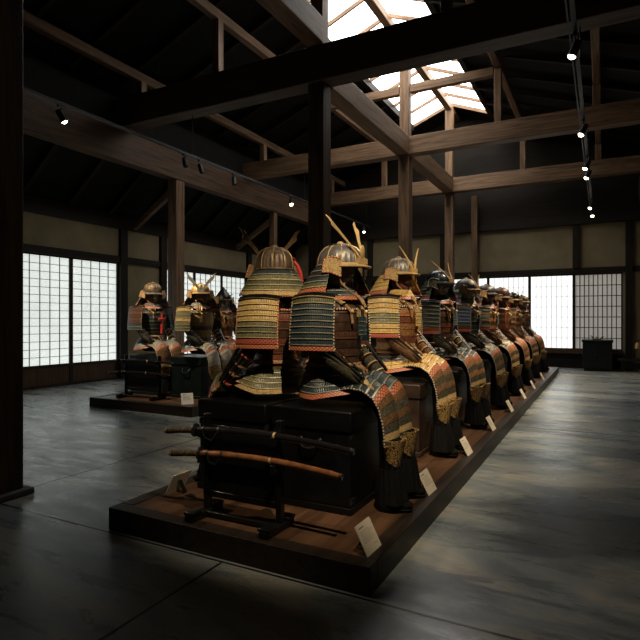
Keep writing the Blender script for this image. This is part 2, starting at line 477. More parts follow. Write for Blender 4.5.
for i, (x0, x1, pp, cc) in enumerate(((-3.86, -2.74, 'paper_far', 8), (-2.74, -1.695, 'paper_far', 8), (-1.695, -.65, 'paper_far', 8), (-.65, .42, 'paper_dim', 10))):
    screen((x0, YF, 0), (1, 0, 0), x1-x0, .49, 2.36, cc, 7, pp, False, (0, -1, 0), .04, .009 if cc < 9 else .020)
# lintels, sills, wall posts
tn = [1]
def trim(mat, *bx):
    tn[0] += 1; b = MB(); b.box(mat, *bx); return tag(b.build('trim_%d' % tn[0], smooth=False), kind='structure')
trim('dark_y', XL, XL+.05, YN, YF-.09, 2.37, 2.50)
trim('dark_x', XL+.09, XR, YF-.05, YF, 2.36, 2.50)
trim('kick', -3.84, .42, YF-.06, YF, .36, .46)
trim('dark_x', -3.84, .42, YF-.04, YF, .0, .20)
for y in (3.45, 7.87, 9.0, 12.3): trim('dark_z', XL, XL+.07, y-.09, y+.09, 0, 3.06)
for x in (-6.14, -3.95, -.60, .55): trim('dark_z', x-.075, x+.075, YF-.10, YF, 0 if x in (-3.95, .55) else 2.5, 3.58)
trim('dark_z', -6.215, -6.065, YF-.10, YF-.001, 0, 2.36)
trim('dark_x', XL, XR, YF-.14, YF, 3.58, 3.82)

# --- roof
th = .06
SY0 = 7.1; SYL = 14.1-SY0
ro = MB()
def slope(x0, z0, x1, z1, y0=YN, y1=YF+.1, mat='roofboard'):
    mi = ro.m(mat); k = len(ro.v)
    for y in (y0, y1):
        for x, z in ((x0, z0), (x1, z1), (x1, z1+th), (x0, z0+th)): ro.v.append(Vector((x, y, z)))
    for q in ((0, 1, 5, 4), (1, 2, 6, 5), (2, 3, 7, 6), (3, 0, 4, 7), (3, 2, 1, 0), (4, 5, 6, 7)): ro.face([k+i for i in q], mi)
for sg in (-1, 1):
    X = lambda d: XC+sg*(d+(.45 if sg > 0 and d > 3 else 0))
    slope(X(5.35), EAVE-.08, X(3.95), 4.40); slope(X(4.06), 5.28, X(1.05), 6.45)
    ro.box('roofboard', min(X(3.95), X(4.01)), max(X(3.95), X(4.01)), YN, YF, 4.36, 5.36)
slope(XC-1.05, 6.45, XC, 6.87, YN, SY0); slope(XC, 6.87, XC+1.05, 6.45, YN, SY0)
slope(XC-1.05, 6.45, XC, 6.87, 14.1, YF+.1); slope(XC, 6.87, XC+1.05, 6.45, 14.1, YF+.1)
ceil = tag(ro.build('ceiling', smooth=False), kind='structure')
y = -2.6
while y < 14.6:
    for sg in (-1, 1):
        b = MB(); X = lambda d: XC+sg*(d+(.45 if sg > 0 and d > 3 else 0))
        b.bar('dark_x', (X(3.93), y, 5.25), (X(1.08), y, 6.36), .075, .11)
        b.bar('dark_x', (X(5.15), y, EAVE+.02), (X(4.05), y, 4.24), .075, .11); b.build('rafter', ceil, smooth=False)
    y += .92
# skylight: frosted panes on glazing bars
sk = empty('window_%d' % (wn[0]+1), (XC, SY0, 6.45), 0, kind='structure')
y = 0; gl = []
n_sk = 9; st = SYL/n_sk
for sg in (-1, 1):
    g = MB(); mi = g.m('skyglass')
    k = len(g.v)
    for yy in (0, SYL):
        for x, z in ((sg*1.05, .055), (0, .475), (0, .49), (sg*1.05, .07)): g.v.append(Vector((x, yy, z)))
    for q in ((0, 1, 5, 4), (1, 2, 6, 5), (2, 3, 7, 6), (3, 0, 4, 7), (3, 2, 1, 0), (4, 5, 6, 7)): g.face([k+i for i in q], mi)
    g.build('frosted_pane', sk, smooth=False)
    for i in range(n_sk+1):
        b = MB(); b.bar('beam_x', (sg*1.05, i*st, .0), (0, i*st, .42), .04, .07); b.build('glazing_bar', sk, smooth=False)
    b = MB(); b.box('dark_y', sg*1.05-.05, sg*1.05+.05, 0, SYL, -.12, .04); b.build('curb', sk, smooth=False)

# --- timber frame
def post(x, y, w_, z1, label, foot=False, z0=0, name='wooden_post', mat='beam_z', group=None):
    r = empty(name, (x, y, z0), 0, label, 'post', group)
    b = MB(); b.box(mat, -w_/2, w_/2, -w_/2, w_/2, .02 if foot else 0, z1-z0); b.build('shaft', r, bevel=.008)
    if foot:
        b = MB(); q = w_/2+.05; b.box('stone', -q, q, -q, q, 0, .045); b.build('footing', r, bevel=.01)
    return r
def beam(p0, p1, wd, hg, label, mat, cat='beam', name='wooden_beam', group=None, ch=None):
    """box beam with rough-hewn, slightly bowed faces"""
    p0 = Vector(p0); p1 = Vector(p1); mid = p0; d = p1-p0; n = max(2, int(d.length/1.2)); b = MB(); mi = b.m(mat)
    sd = d.normalized().cross(Vector((0, 0, 1))).normalized(); up = Vector((0, 0, 1)) if abs(d.normalized().z) < .01 else sd.cross(d.normalized())
    rnd = random.Random(hash((round(p0.x*10), round(p0.y*10), round(p0.z*10))))
    for i in range(n+1):
        c = d*(i/n); k = 1+rnd.uniform(-.03, .03)
        for a, e in ((-1, -1), (1, -1), (1, 1), (-1, 1)): b.v.append(c+sd*a*wd/2*k+up*e*hg/2*(k if e < 0 else 1))
    for i in range(n):
        for j in range(4):
            j2 = (j+1) % 4; b.face([i*4+j, i*4+j2, i*4+4+j2, i*4+4+j], mi)
    b.face([3, 2, 1, 0], mi); b.face([n*4+i for i in range(4)], mi)
    o = b.build(name, bevel=.012); o.location = p0
    return tag(o, label, cat, group)
TZ = 4.52
post(-3.65, 2.2, .24, TZ+.49, 'near black square post on a stone footing at the left edge of the photo', True, mat='shade_z')
post(XC, 6.72, .24, TZ-.005, 'tall dark square post rising behind the front pair of armour suits', True, mat='shade_z')
post(XC, 10.45, .225, TZ, 'brown square post in mid hall under the second cross beam', True)
post(XC, 14.0, .21, TZ, 'thin far brown post under the third cross beam below the skylight end', True)
for yy, lab in ((6.72, 'upper king post from the nearest cross beam to the ridge'), (10.45, 'upper king post on the middle cross beam within the skylight'), (14.0, 'upper king post on the far cross beam at the skylight end')):
    post(XC, yy, .19, 6.66, lab, z0=TZ+.36 if yy > 7 else TZ+.5, name='king_post')
post(XPL, 8.1, .23, 3.95, 'brown side post rising behind the small left platform of armour', True)
post(XPL, 11.65, .15, 3.95, 'slim side post in front of the left screens, behind the left crested helmet', True)
post(XPL, 4.3, .2, 3.95, 'side post hidden in shade behind the near black post', True)
post(-3.03, 14.6, .16, 4.5, 'slim dark post against the far wall left of the paper screens')
for yy, hg, top, lab in ((6.72, .50, TZ+.5, 'massive black cross beam nearest the camera, spanning the upper photo'),
                    (10.45, .36, TZ+.36, 'brown cross beam in mid hall joined to the second post'),
                    (14.0, .36, TZ+.36, 'farthest brown cross beam, lowest in the photo')):
    beam((XPL-.25, yy, top-hg/2), (XPR+.25, yy, top-hg/2), .30 if hg > .4 else .24, hg, lab, 'shade_x' if hg > .4 else 'beam_x', name='cross_beam', group=None)
for y0, y1, lab in ((YN+.05, 6.60, 'near bay of the long centre girder, running over the camera'), (6.89, 10.31, 'middle bay of the long centre girder between the first and second cross beams'), (10.59, 13.86, 'far bay of the long centre girder between the second and third cross beams')):
    zg = TZ+.17 if y0 > 0 else TZ+.50+.19
    beam((XC, y0, zg), (XC, y1, zg), .26, .36, lab, 'beam_y', name='girder')
beam((XPL, YN+.05, 4.235), (XPL, YF-.15, 4.235), .22, .55, 'long heavy wall plate beam along the left side posts', 'plate_y', name='plate_beam')
beam((XPR, YN+.05, 4.235), (XPR, YF-.15, 4.235), .22, .55, 'long dark wall plate beam on the shaded right side', 'plate_y', name='plate_beam')
beam((XC, YN+.05, 6.74), (XC, YF-.05, 6.74), .15, .16, 'ridge beam running along the middle of the skylight', 'beam_y', name='ridge_beam')
for x, lab in ((-7.0, 'outer left purlin under the roof boards'), (-5.36, 'inner left purlin beside the skylight'), (-1.74, 'inner right purlin beside the skylight'), (-.10, 'outer right purlin under the dark roof boards')):
    zz = 6.45-(abs(x-XC)-1.05)*.389-.18
    beam((x, YN+.05, zz), (x, YF-.05, zz), .12, .15, lab, 'beam_y', name='purlin')
for yy, nm in ((6.72, 'nearest'), (10.45, 'middle'), (14.0, 'farthest')):
    z0 = TZ+(.5 if yy < 7 else .36)
    for x, pn in ((-7.0, 'outer left'), (-5.36, 'inner left'), (-1.74, 'inner right'), (-.10, 'outer right')):
        zz = 6.45-(abs(x-XC)-1.05)*.389-.255
        post(x, yy, .13, zz, '%s short strut standing on the %s cross beam' % (pn, nm), z0=z0, name='roof_strut')
    if yy < 7: continue
    beam((-5.28, yy, 5.86), (-3.66, yy, 5.86), .12, .17, 'collar beam left of the king post on the %s truss' % nm, 'beam_x', name='collar_beam')
    beam((-3.44, yy, 5.86), (-1.82, yy, 5.86), .12, .17, 'collar beam right of the king post on the %s truss' % nm, 'beam_x', name='collar_beam')
for i, y in enumerate((4.3, 8.1, 11.65)):
    beam((XPL-(.085 if y > 11 else .13), y, 3.75), (XL+.10, y, 3.12), .10, .12, 'sloping aisle brace from the %s left side post to the wall' % ('near', 'middle', 'far')[i], 'beam_x', name='aisle_brace')

# ================================================================== PLATFORMS
def platform(x0, x1, y0, y1, h, label):
    r = empty('display_platform', (x0, y0, 0), 0, label, 'platform', 'display platforms')
    W_, D_ = x1-x0, y1-y0
    b = MB(); n = 10 if W_ < 1.7 else 9
    rim = .09
    for i in range(n):
        a = rim+(W_-2*rim)*i/n; b.box('plinth', a+.0006, rim+(W_-2*rim)*(i+1)/n-.0006, rim, D_-rim, .02, h-.004)
    b.build('deck_boards', r, smooth=False)
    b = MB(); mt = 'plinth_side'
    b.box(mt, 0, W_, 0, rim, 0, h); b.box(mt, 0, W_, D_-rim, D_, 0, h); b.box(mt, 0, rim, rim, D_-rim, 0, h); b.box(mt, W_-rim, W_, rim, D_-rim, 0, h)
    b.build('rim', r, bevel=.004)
PH = .13
platform(-2.50, -.89, 2.15, 13.3, PH, 'long low dark wooden platform carrying the main double row of armour')
platform(-6.31, -4.47, 5.10, 8.0, PH, 'small low dark wooden platform at the left with three armour suits')

# ================================================================== ARMOUR
def interp(pts, t):
    t = min(max(t, 0), 1)*(len(pts)-1); i = min(int(t), len(pts)-2); f = t-i
    return tuple(a+(c-a)*f for a, c in zip(pts[i], pts[i+1]))
def horn_leaf(L_, w0, style):
    """outline of one kuwagata horn in its own plane: root at origin, growing +y, leaning +x"""
    if style in ('broad', 'wide'):
        kw = 1.0 if style == 'broad' else 1.8
        cl = [(0, 0, .020), (.012, .05, .022), (.030, .11, .024), (.05, .17, .028), (.074, .225, .034)]
        s = L_/.30; left = []; right = []
        for x, y, w_ in [(a_, b_, c_*kw) for a_, b_, c_ in cl]: left.append(((x-w_/2)*s, y*s)); right.append(((x+w_/2)*s, y*s))
        tip = [(.072*s, .262*s), (.086*s, .31*s), (.105*s, .335*s), (.104*s, .30*s), (.118*s, .26*s), (.108*s, .245*s)]
        return right[:5]+[(.100*s, .238*s), (.112*s, .262*s), (.098*s, .29*s), (.112*s, .345*s), (.082*s, .315*s), (.066*s, .262*s)]+left[::-1]
    pts = []; n = 9; left = []; right = []
    for i in range(n+1):
        t = i/n; x = w0*t**1.5*1.0; y = L_*t
        wd = (.023 if style == 'slim' else .03)*(1-.75*t)+(.004)
        left.append((x-wd/2, y)); right.append((x+wd/2, y))
    return right+left[::-1]

def suit(loc, rz, P, label, group, lod=0):
    """seated suit of armour; origin on the platform, faces local +x, sits at height .57"""
    r = empty('suit_of_armor', loc, rz, label, 'armor', group)
    S = 1 if lod == 0 else .6
    sc_ = P.get('scale', 1.0); r.scale = (sc_,)*3
    su = lambda n: max(6, int(n*S))
    rnd = random.Random(P.get('seed', 1))
    # ---- cuirass
    def cu(u, t):
        a = -u*2*PI
        z = 1.17-.41*t
        pr = [(.150, .185), (.168, .20), (.17, .198), (.160, .185), (.148, .17), (.150, .172)]
        rx, ry = interp(pr, t)
        q = math.cos(a); k = 1+.05*max(0, q)*math.sin(min(1, t)*PI)
        return (.0+rx*math.cos(a)*k, ry*math.sin(a), z)
    b = MB(); nl = 8
    b.lames(cu, nl, (P['do']*nl)[:nl] if len(P['do']) < nl else P['do'][:nl], su(30), .004, .006, closed_u=True)
    cus = b.build('cuirass', r)
    b = MB()
    pts = [(.168*math.cos(a), .20*math.sin(a), 1.135) for a in [2*PI*i/su(28) for i in range(su(28))]]
    b.tube(P['rope'], pts, .007, 6, closed=True); b.build('chest_cord', cus); b = MB()
    pts = [(.158*math.cos(a), .18*math.sin(a), .80) for a in [2*PI*i/su(28) for i in range(su(28))]]
    b.tube('cloth_tan', pts, .012, 6, closed=True)
    b.tube('cloth_tan', [(.155, .03, .80), (.20, .05, .76), (.205, .06, .69)], .008, 6)
    b.tube('cloth_tan', [(.155, -.03, .80), (.21, -.02, .77), (.215, -.03, .71)], .008, 6)
    b.build('sash', cus)
    for sy in (-1, 1):
        b = MB()
        b.grid(P['leather'], lambda u, t, sy=sy: (-.12+.24*u, sy*(.105+.045*t), 1.165+.055*math.sin(PI*u)-.006*t), su(12), 2, .012)
        b.tube('cloth_tan', [(.13, sy*.12, 1.16), (.165, sy*.115, 1.12), (.172, sy*.11, 1.05)], .009, 6)
        b.ball('gold', (.172, sy*.115, 1.12), .014, 8, 6)
        b.build('shoulder_strap', cus)
    if P.get('bib', True):     # small hanging breast plate with lames
        b = MB()
        b.grid(P['leather'], lambda u, t: (.192-.008*abs(2*u-1), .06-.12*u-.0, 1.135-.045*t), 6, 2, .005)
        b.lames(lambda u, t: (.20-.010*abs(2*u-1), .065-.13*u, 1.09-.11*t), 4, [P['do2']]*4, su(8), .003, .005)
        b.build('breast_plate', cus)
    # ---- neck, throat guard, head form, mask
    b = MB(); b.lathe('cloth_black', [(.0, 1.15), (.10, 1.16), (.062, 1.21), (.058, 1.30), (.085, 1.345), (.10, 1.40), (.09, 1.46), (0, 1.49)], su(16))
    heads = [b.build('head_form', r)]
    b = MB()
    def th_(u, t):
        a = (.5-u)*R(190); rr = .085+.055*t
        return (.035+rr*math.cos(a), rr*1.05*math.sin(a), 1.275-.085*t)
    b.lames(th_, 3, [P['sh'][0], P['sh'][0], P['hishi']], su(14), .003, .005)
    tg = b.build('throat_guard', r)
    def mask(u, v):
        a = (.5-u)*R(176); z = 1.395-.135*v
        rr = .112-.02*v-.015*max(0, v-.7)/.3
        nose = math.exp(-(a/.20)**2)*(.034*max(0, min(1, (v+.15)/.4))*(1 if v < .38 else max(0, 1-(v-.38)/.1)))
        lip = -.014*math.exp(-(a/.36)**2)*math.exp(-((v-.60)/.07)**2)
        chin = .016*math.exp(-(a/.35)**2)*math.exp(-((v-.9)/.15)**2)
        chk = .009*math.exp(-((abs(a)-.75)/.25)**2)*math.exp(-((v-.25)/.2)**2)
        rr += nose+lip+chin+chk
        return (.022+rr*math.cos(a), rr*.80*math.sin(a), z)
    b = MB(); b.grid(P['mask'], mask, su(30), su(18), .004); mk = b.build('face_mask', r, ang=60)
    if P.get('moustache'):
        b = MB()
        for sy in (-1, 1):
            for q in range(4): b.tube('white_hair', [(.128, sy*.006, 1.325-.002*q), (.124, sy*.03, 1.322-.006*q), (.105, sy*.056, 1.305-.010*q)], [.005, .004, .001], 5)
        b.build('moustache', mk)
    # ---- helmet
    hz = 1.415
    hp = P.get('dome', 'round'); H_ = .125
    if hp == 'round': prof = [(.137, hz-.012), (.139, hz), (.135, hz+.035), (.121, hz+.072), (.095, hz+.102), (.06, hz+.120), (.025, hz+.127), (.012, hz+.127)]
    elif hp == 'tall': prof = [(.137, hz-.012), (.139, hz), (.138, hz+.04), (.128, hz+.085), (.103, hz+.122), (.065, hz+.145), (.025, hz+.153), (.012, hz+.153)]
    else: prof = [(.145, hz-.012), (.145, hz), (.128, hz+.04), (.10, hz+.085), (.066, hz+.13), (.04, hz+.165), (.02, hz+.18), (.008, hz+.183)]
    b = MB(); b.lathe(P['bowl'], prof, 64 if lod == 0 else 32, .005, 0, 1.08, .96, .035, 32 if lod == 0 else 16)
    hm = b.build('helmet', r)
    b = MB(); zt = prof[-1][1]
    b.lathe(P['metal'], [(.03, zt-.004), (.030, zt+.004), (.02, zt+.009), (.016, zt+.016), (.009, zt+.018), (.005, zt+.006)], 14, .005)
    nr = 10 if lod == 0 else 0
    for j in range(nr):
        a = 2*PI*(j+.5)/nr
        b.tube(P['metal'], [(.005+p_[0]*1.10*math.cos(a), p_[0]*.98*math.sin(a), p_[1]+.001) for p_ in prof[1:-1]], .0035, 5)
    rim = [(.005+.142*1.08*math.cos(a), .142*.96*math.sin(a), hz-.006) for a in [2*PI*i/28 for i in range(28)]]
    b.tube(P['metal'], rim, .006, 6, closed=True)
    b.build('helmet_fittings', hm)
    # visor
    b = MB()
    b.grid(P.get('visor', P['leather']), lambda u, t: (.005+(.15+.058*t*math.cos((.5-u)*R(122)*1.15))*math.cos((.5-u)*R(122)), (.137+.02*t)*math.sin((.5-u)*R(122)), hz+.004-.026*t), su(20), 3, .004)
    b.tube(P['metal'], [(.005+(.208 if 0 else .15+.058*math.cos(a*1.15))*math.cos(a), .157*math.sin(a), hz-.022) for a in [R(61)*(1-2*i/20) for i in range(21)]], .004, 5)
    b.build('visor', hm)
    # neck guard
    fl_ = P.get('flare', .105); dp = P.get('drop', .172); hf = R(P.get('span', 106))
    def sk_(u, t):
        a = PI+(u-.5)*-2*hf
        rr = .14+fl_*t**.85; back = 1+.10*max(0, -math.cos(a))*t
        return (.0+rr*1.04*math.cos(a)*back, rr*math.sin(a), hz-.012-dp*t-.015*t*max(0, -math.cos(a)))
    ns = len(P['sh'])+1
    b = MB(); b.lames(sk_, ns, list(P['sh'])+[P['hishi']], su(30), .003, .007)
    e = [Vector(sk_(i/30, 1))+Vector((0, 0, -.002)) for i in range(31)]
    b.tube(P['rope'], e, .0045, 5)
    b.build('neck_guard', hm)
    # turn-backs
    for sy in (-1, 1):
        a0 = PI-hf*sy if 0 else None
        def fk(u, t, sy=sy):
            a = R(52)+R(22)*u*.3
            x0, y0 = .115, .118
            return (x0-.012-.085*u, sy*(y0+.052*math.sin(u*PI*.55)+.022*t*u+.008), hz+.022-.105*t*(1-.25*u)+.012*math.sin(u*PI))
        b = MB(); f2 = fk if sy < 0 else (lambda u, t: fk(1-u, t, 1))
        b.grid(P['leather'], f2, 8, 6, .006)
        edge = [fk(0, 1), fk(.5, 1), fk(1, 1), fk(1, .5), fk(1, 0), fk(.5, 0), fk(0, 0)]
        b.tube('rope_red' if P['rope'] != 'rope_blue' else 'rope_blue', edge, .0055, 5)
        b.build('turn_back', hm)
    # crest
    cr = P.get('crest')
    if cr:
        st_, mat, L_, spread, tilt = cr
        base = Vector((.172, 0, hz+.022))
        b = MB()
        for sy in (-1, 1):
            o = [(x*sy, y) for x, y in horn_leaf(L_, spread, st_)]
            if sy < 0: o = o[::-1]
            T = Matrix.Translation(base+Vector((0, sy*.016, 0))) @ Matrix.Rotation(R(-tilt), 4, 'Y') @ Matrix.Rotation(R(90), 4, 'Z') @ Matrix.Rotation(R(90), 4, 'X') @ Matrix.Rotation(R(-P.get('splay', 16))*sy, 4, 'Z')
            b.plate(mat, o, .006, T)
        b.box(mat, .160, .178, -.045, .045, hz-.005, hz+.030)
        if st_ in ('broad', 'wide'):
            b.ball(mat, (.168, 0, hz+.072), (.007, .024, .040), 12, 8)
        b.build('crest', hm, bevel=.0012)
    if P.get('tassel'):
        b = MB(); c = P.get('tassel_mat', 'red_cord')
        b.tube(c, [(-.02, -.125, hz+.07), (-.03, -.155, hz+.03), (-.035, -.175, hz-.02), (-.03, -.19, hz-.09)], [.008, .013, .016, .012], 8)
        b.tube(c, [(.0, -.115, hz+.085), (-.045, -.135, hz+.075), (-.02, -.145, hz+.055), (.015, -.13, hz+.06), (0, -.115, hz+.085)], .006, 6)
        b.build('tassel', hm)
    # chin cord
    b = MB()
    b.tube(P['cord'], [(.03, -.10, hz-.03), (.07, -.088, 1.30), (.10, -.03, 1.245), (.125, 0, 1.225), (.10, .03, 1.245), (.07, .088, 1.30), (.03, .10, hz-.03)], .007, 6)
    b.tube(P['cord'], [(.125, 0, 1.225), (.16, .012, 1.20), (.185, .010, 1.15)], .008, 6)
    b.tube(P['cord'], [(.125, 0, 1.225), (.165, -.015, 1.20), (.188, -.016, 1.165)], .008, 6)
    b.build('chin_cord', hm)
    for o_ in (hm, mk, tg):
        o_.rotation_euler = (0, 0, R(P.get('head', -20)))
    hs = P.get('hs', .94); hm.scale = (hs, hs, hs); hm.location = (P.get('fwd', .02), 0, -(hs-1)*hz-.005)
    # ---- shoulder guards
    sw, shh = P.get('sode', (.27, .30))
    nso = len(P['sode_m'])
    for sy in (-1, 1):
        def so(u, t, sy=sy):
            q = 2*u-1
            return (-.01+q*sw/2*(1+.05*t), sy*(.292-.030*q*q+.035*math.sin(t*PI*.5)-.01*t), 1.195-shh*t+.012*(1-q*q)*(1-t))
        so2 = so if sy > 0 else (lambda u, t: so(1-u, t, -1))
        b = MB(); b.lames(so2, nso, P['sode_m'], su(16), .003, .010)
        sg = b.build('shoulder_guard', r)
        b = MB()      # curved cap plate and braided edge
        def cap(u, t, sy=sy):
            q = 2*u-1
            return (-.01+q*sw/2*1.02, sy*(.245-.03*q*q+.055*t), 1.212+.014*(1-q*q)+.016*math.sin(PI*t)-.018*t)
        cp = cap if sy > 0 else (lambda u, t: cap(1-u, t, -1))
        b.grid('black', cp, su(14), 4, .005)
        b.tube(P['metal'], [cap(i/12, 1) for i in range(13)], .0035, 5)
        b.build('cap_plate', sg)
        b = MB()
        o = [Vector(so(0, t/8))+Vector((0, sy*.004, 0)) for t in range(9)]
        o2 = [Vector(so(1, t/8))+Vector((0, sy*.004, 0)) for t in range(9)]
        b.tube(P['rope'], o, .0048, 5); b.build('braid_edging', sg)
        b = MB(); b.tube(P['rope'], o2, .0048, 5); b.build('braid_edging', sg)
        # cord from shoulder to guard
        b = MB(); b.tube(P['cord'], [(.03, sy*.14, 1.20), (.035, sy*.18, 1.225), (.03, sy*.235, 1.23)], .007, 6)
        b.tube(P['cord'], [(-.05, sy*.14, 1.20), (-.06, sy*.18, 1.225), (-.055, sy*.235, 1.23)], .007, 6); b.build('guard_cord', sg)
        # ---- sleeve
        el = (.045, sy*.252, .90); wr = P.get('wrist', (.27, .17, .70)); wr = (wr[0], sy*wr[1], wr[2])
        arm = [(-.01, sy*.205, 1.16), (-.005, sy*.222, 1.08), (.02, sy*.238, .98), el, (.10, sy*.245, .84), (.18, sy*.225, .775), wr]
        rad = [.05, .054, .05, .046, .048, .042, .032]
        b = MB(); b.tube(P['sleeve'], arm, rad, 12); slv = b.build('armored_sleeve', r)
        b = MB()
        for q in range(4):
            c0 = Vector(el).lerp(Vector(wr), .15+.22*q); c1 = Vector(el).lerp(Vector(wr), .18+.22*q)
            b.tube(P['rope'] if q in (0, 3) else 'cloth_tan', [c0, c1], .053-.004*q, 12)
        b.build('sleeve_ties', slv)
        b = MB()
        for q in range(5):   # splints on the forearm
            an = R(-60+30*q); pp = []
            for k2 in range(5):
                t = k2/4; c = Vector(el).lerp(Vector(wr), .12+.8*t); rr = .060-.020*t
                pp.append(c+Vector((-.35*math.cos(an)*0, sy*math.cos(an)*rr, 0))+Vector((.5*rr*math.sin(an)+.012, 0, .86*rr*math.sin(an)+.012)))
            b.tube(P['splint'], pp, .009, 6, flat=.5)
        for q in range(4):
            c = Vector(arm[1]).lerp(Vector(arm[2]), q/3.)
            b.ball(P['splint'], c+Vector((.02, sy*.058, 0)), (.022, .009, .014), 8, 6)
        b.build('splints', slv)
        # hand guard with curled fingers
        b = MB(); wv = Vector(wr); fx = Vector((.85, -sy*.35, -.32)).normalized(); sd = Vector((0, 0, 1)).cross(fx).normalized(); up = fx.cross(sd)
        b.grid(P['metal'], lambda u, t: tuple(wv+fx*(-.01+.085*t)+sd*((u-.5)*.085*(1-.15*t))*(1 if 1 else 0)+up*(.032-.05*(2*u-1)**2*.5-.006*t)) , 8, 5, .004)
        for q in range(4):
            base = wv+fx*.066+sd*((q-1.5)*.019)+up*.018; ln = (.9, 1.05, 1.0, .8)[q]
            b.tube(P['glove'], [base, base+fx*.028*ln+up*-.003, base+fx*.046*ln-up*.020, base+fx*.044*ln-up*.040], [.010, .0095, .0088, .007], 7)
        tb = wv+fx*.02-sd*sy*-.036+up*.008
        b.tube(P['glove'], [tb, tb+fx*.025+sd*sy*.016-up*.01, tb+fx*.05+sd*sy*.012-up*.022], [.012, .011, .008], 7)
        b.ball(P['glove'], tuple(wv+fx*.035+up*.006), (.040, .036, .018), 10, 6)
        b.build('hand_guard', slv)
    # ---- skirt tassets
    nk = 7
    for q in range(nk):
        ac = 2*PI*q/nk; hw = PI/nk*.93
        def ks(u, t, ac=ac, hw=hw):
            a = ac+(.5-u)*2*hw*(1+.10*t)
            rr = (.158+.095*t**.8)*(1-.22*t*max(0, -math.cos(a))); fr = 1+.30*t*max(0, math.cos(a))
            return (rr*math.cos(a)*fr, rr*1.12*math.sin(a), .765-.135*t-.02*t*t+(.055*t*max(0, math.cos(a))))
        b = MB(); mm = P['skirt']; b.lames(ks, 5, [mm[0], mm[0], mm[-1], mm[-1], P['hishi']], su(8), .003, .005)
        b.build('tasset', r)
    # ---- trousers / thighs, thigh guards, shins, boots
    for sy in (-1, 1):
        b = MB()
        b.tube(P['pants'], [(-.04, sy*.08, .655), (.12, sy*.10, .665), (.27, sy*.125, .655), (.345, sy*.13, .60), (.385, sy*.135, .52), (.395, sy*.135, .38), (.40, sy*.135, .20)],
               [.07, .075, .066, .055, .048, .048, .050], 12, upv=(0, 1, 0))
        b.build('trouser_leg', r)
        path = [(.12, .735), (.21, .752), (.30, .742), (.375, .70), (.42, .63), (.445, .54), (.455, .45), (.458, .37)]
        def hd(u, t, sy=sy):
            x, z = interp(path, t); q = 2*u-1
            dr = q*q
            return (x-dr*.045*min(1, t*1.6), sy*.125-q*(.104+.008*t), z-dr*.07*(1-max(0, t-.45)/.55)+(.02*(1-dr)*max(0, t-.8)))
        b = MB(); base_ = P['thigh']; lc = [q for q in base_ if q.startswith('lace')] or ['lace_brown']; ot = [q for q in base_ if not q.startswith('lace') and q != 'hishi' and q != 'cloth_tan'] or ['silk_brown']
        hm_ = [lc[0], lc[0], lc[-1], lc[0], lc[0], 'hishi', ot[0], ot[-1], ot[0], ot[-1], 'leather', lc[0]]; n_ = len(hm_)
        b.lames(hd, n_, hm_, su(12), .003, .005)
        tgd = b.build('thigh_guard', r)
        b = MB(); b.tube(P['rope'] if P.get('edge', 1) else 'cloth_tan', [Vector(hd(0, t/14)) for t in range(15)], .0045, 5); b.build('braid_edging', tgd); b = MB()
        b.tube(P['rope'] if P.get('edge', 1) else 'cloth_tan', [Vector(hd(1, t/14)) for t in range(15)], .0045, 5)
        b.tube('cloth_tan', [Vector(hd(t/8, 1)) for t in range(9)], .007, 5); b.build('braid_edging', tgd)
        # shin guard: splinted half tube with knee flare
        def sn(u, t, sy=sy):
            a = (.5-u)*R(230); rr = .064-.012*t
            return (.408+rr*1.08*math.cos(a), sy*.135+rr*math.sin(a), .40-.31*t)
        b = MB(); b.grid(P['shin'], sn, su(18), 6, .004)
        for k2 in range(7):
            a = R(-90+30*k2); b.tube(P['splint'], [(.408+(.069-.012*t)*1.08*math.cos(a), sy*.135+(.069-.012*t)*math.sin(a), .36-.27*t) for t in (0, .33, .66, 1)], .006, 5, flat=.6)
        shn = b.build('shin_guard', r)
        def kn(u, t, sy=sy):
            a = (.5-u)*R(200); rr = .060+.034*(1-t)+.006*math.sin(u*PI*3)
            return (.413+rr*math.cos(a), sy*.135+rr*math.sin(a), .40-.165*t*(1-.35*abs(2*u-1)**1.5))
        b = MB(); b.grid(P['knee'], kn, su(16), 5, .006)
        b.build('knee_flare', shn)
        # fur boot with shaggy cuff
        b = MB()
        def bt(u, t, sy=sy):
            a = u*-2*PI; fur = 1+.055*math.sin(a*17+sy)*(1-.5*t)+.03*math.sin(a*7+3*t)
            rr = interp([(.066,), (.075,), (.083,), (.090,)], t)[0]*fur
            return (.412+rr*1.06*math.cos(a)+.012*t, sy*.135+rr*math.sin(a), .235-.19*t)
        b.grid('bearfur', bt, 52 if lod == 0 else 26, 5, .006, True)
        b.ball('bearfur', (.460, sy*.137, .036), (.085, .050, .036), 16, 10)
        b.ball('cloth_black', (.475, sy*.137, .016), (.070, .047, .0155), 16, 6)
        b.build('fur_boot', shn)
    return r

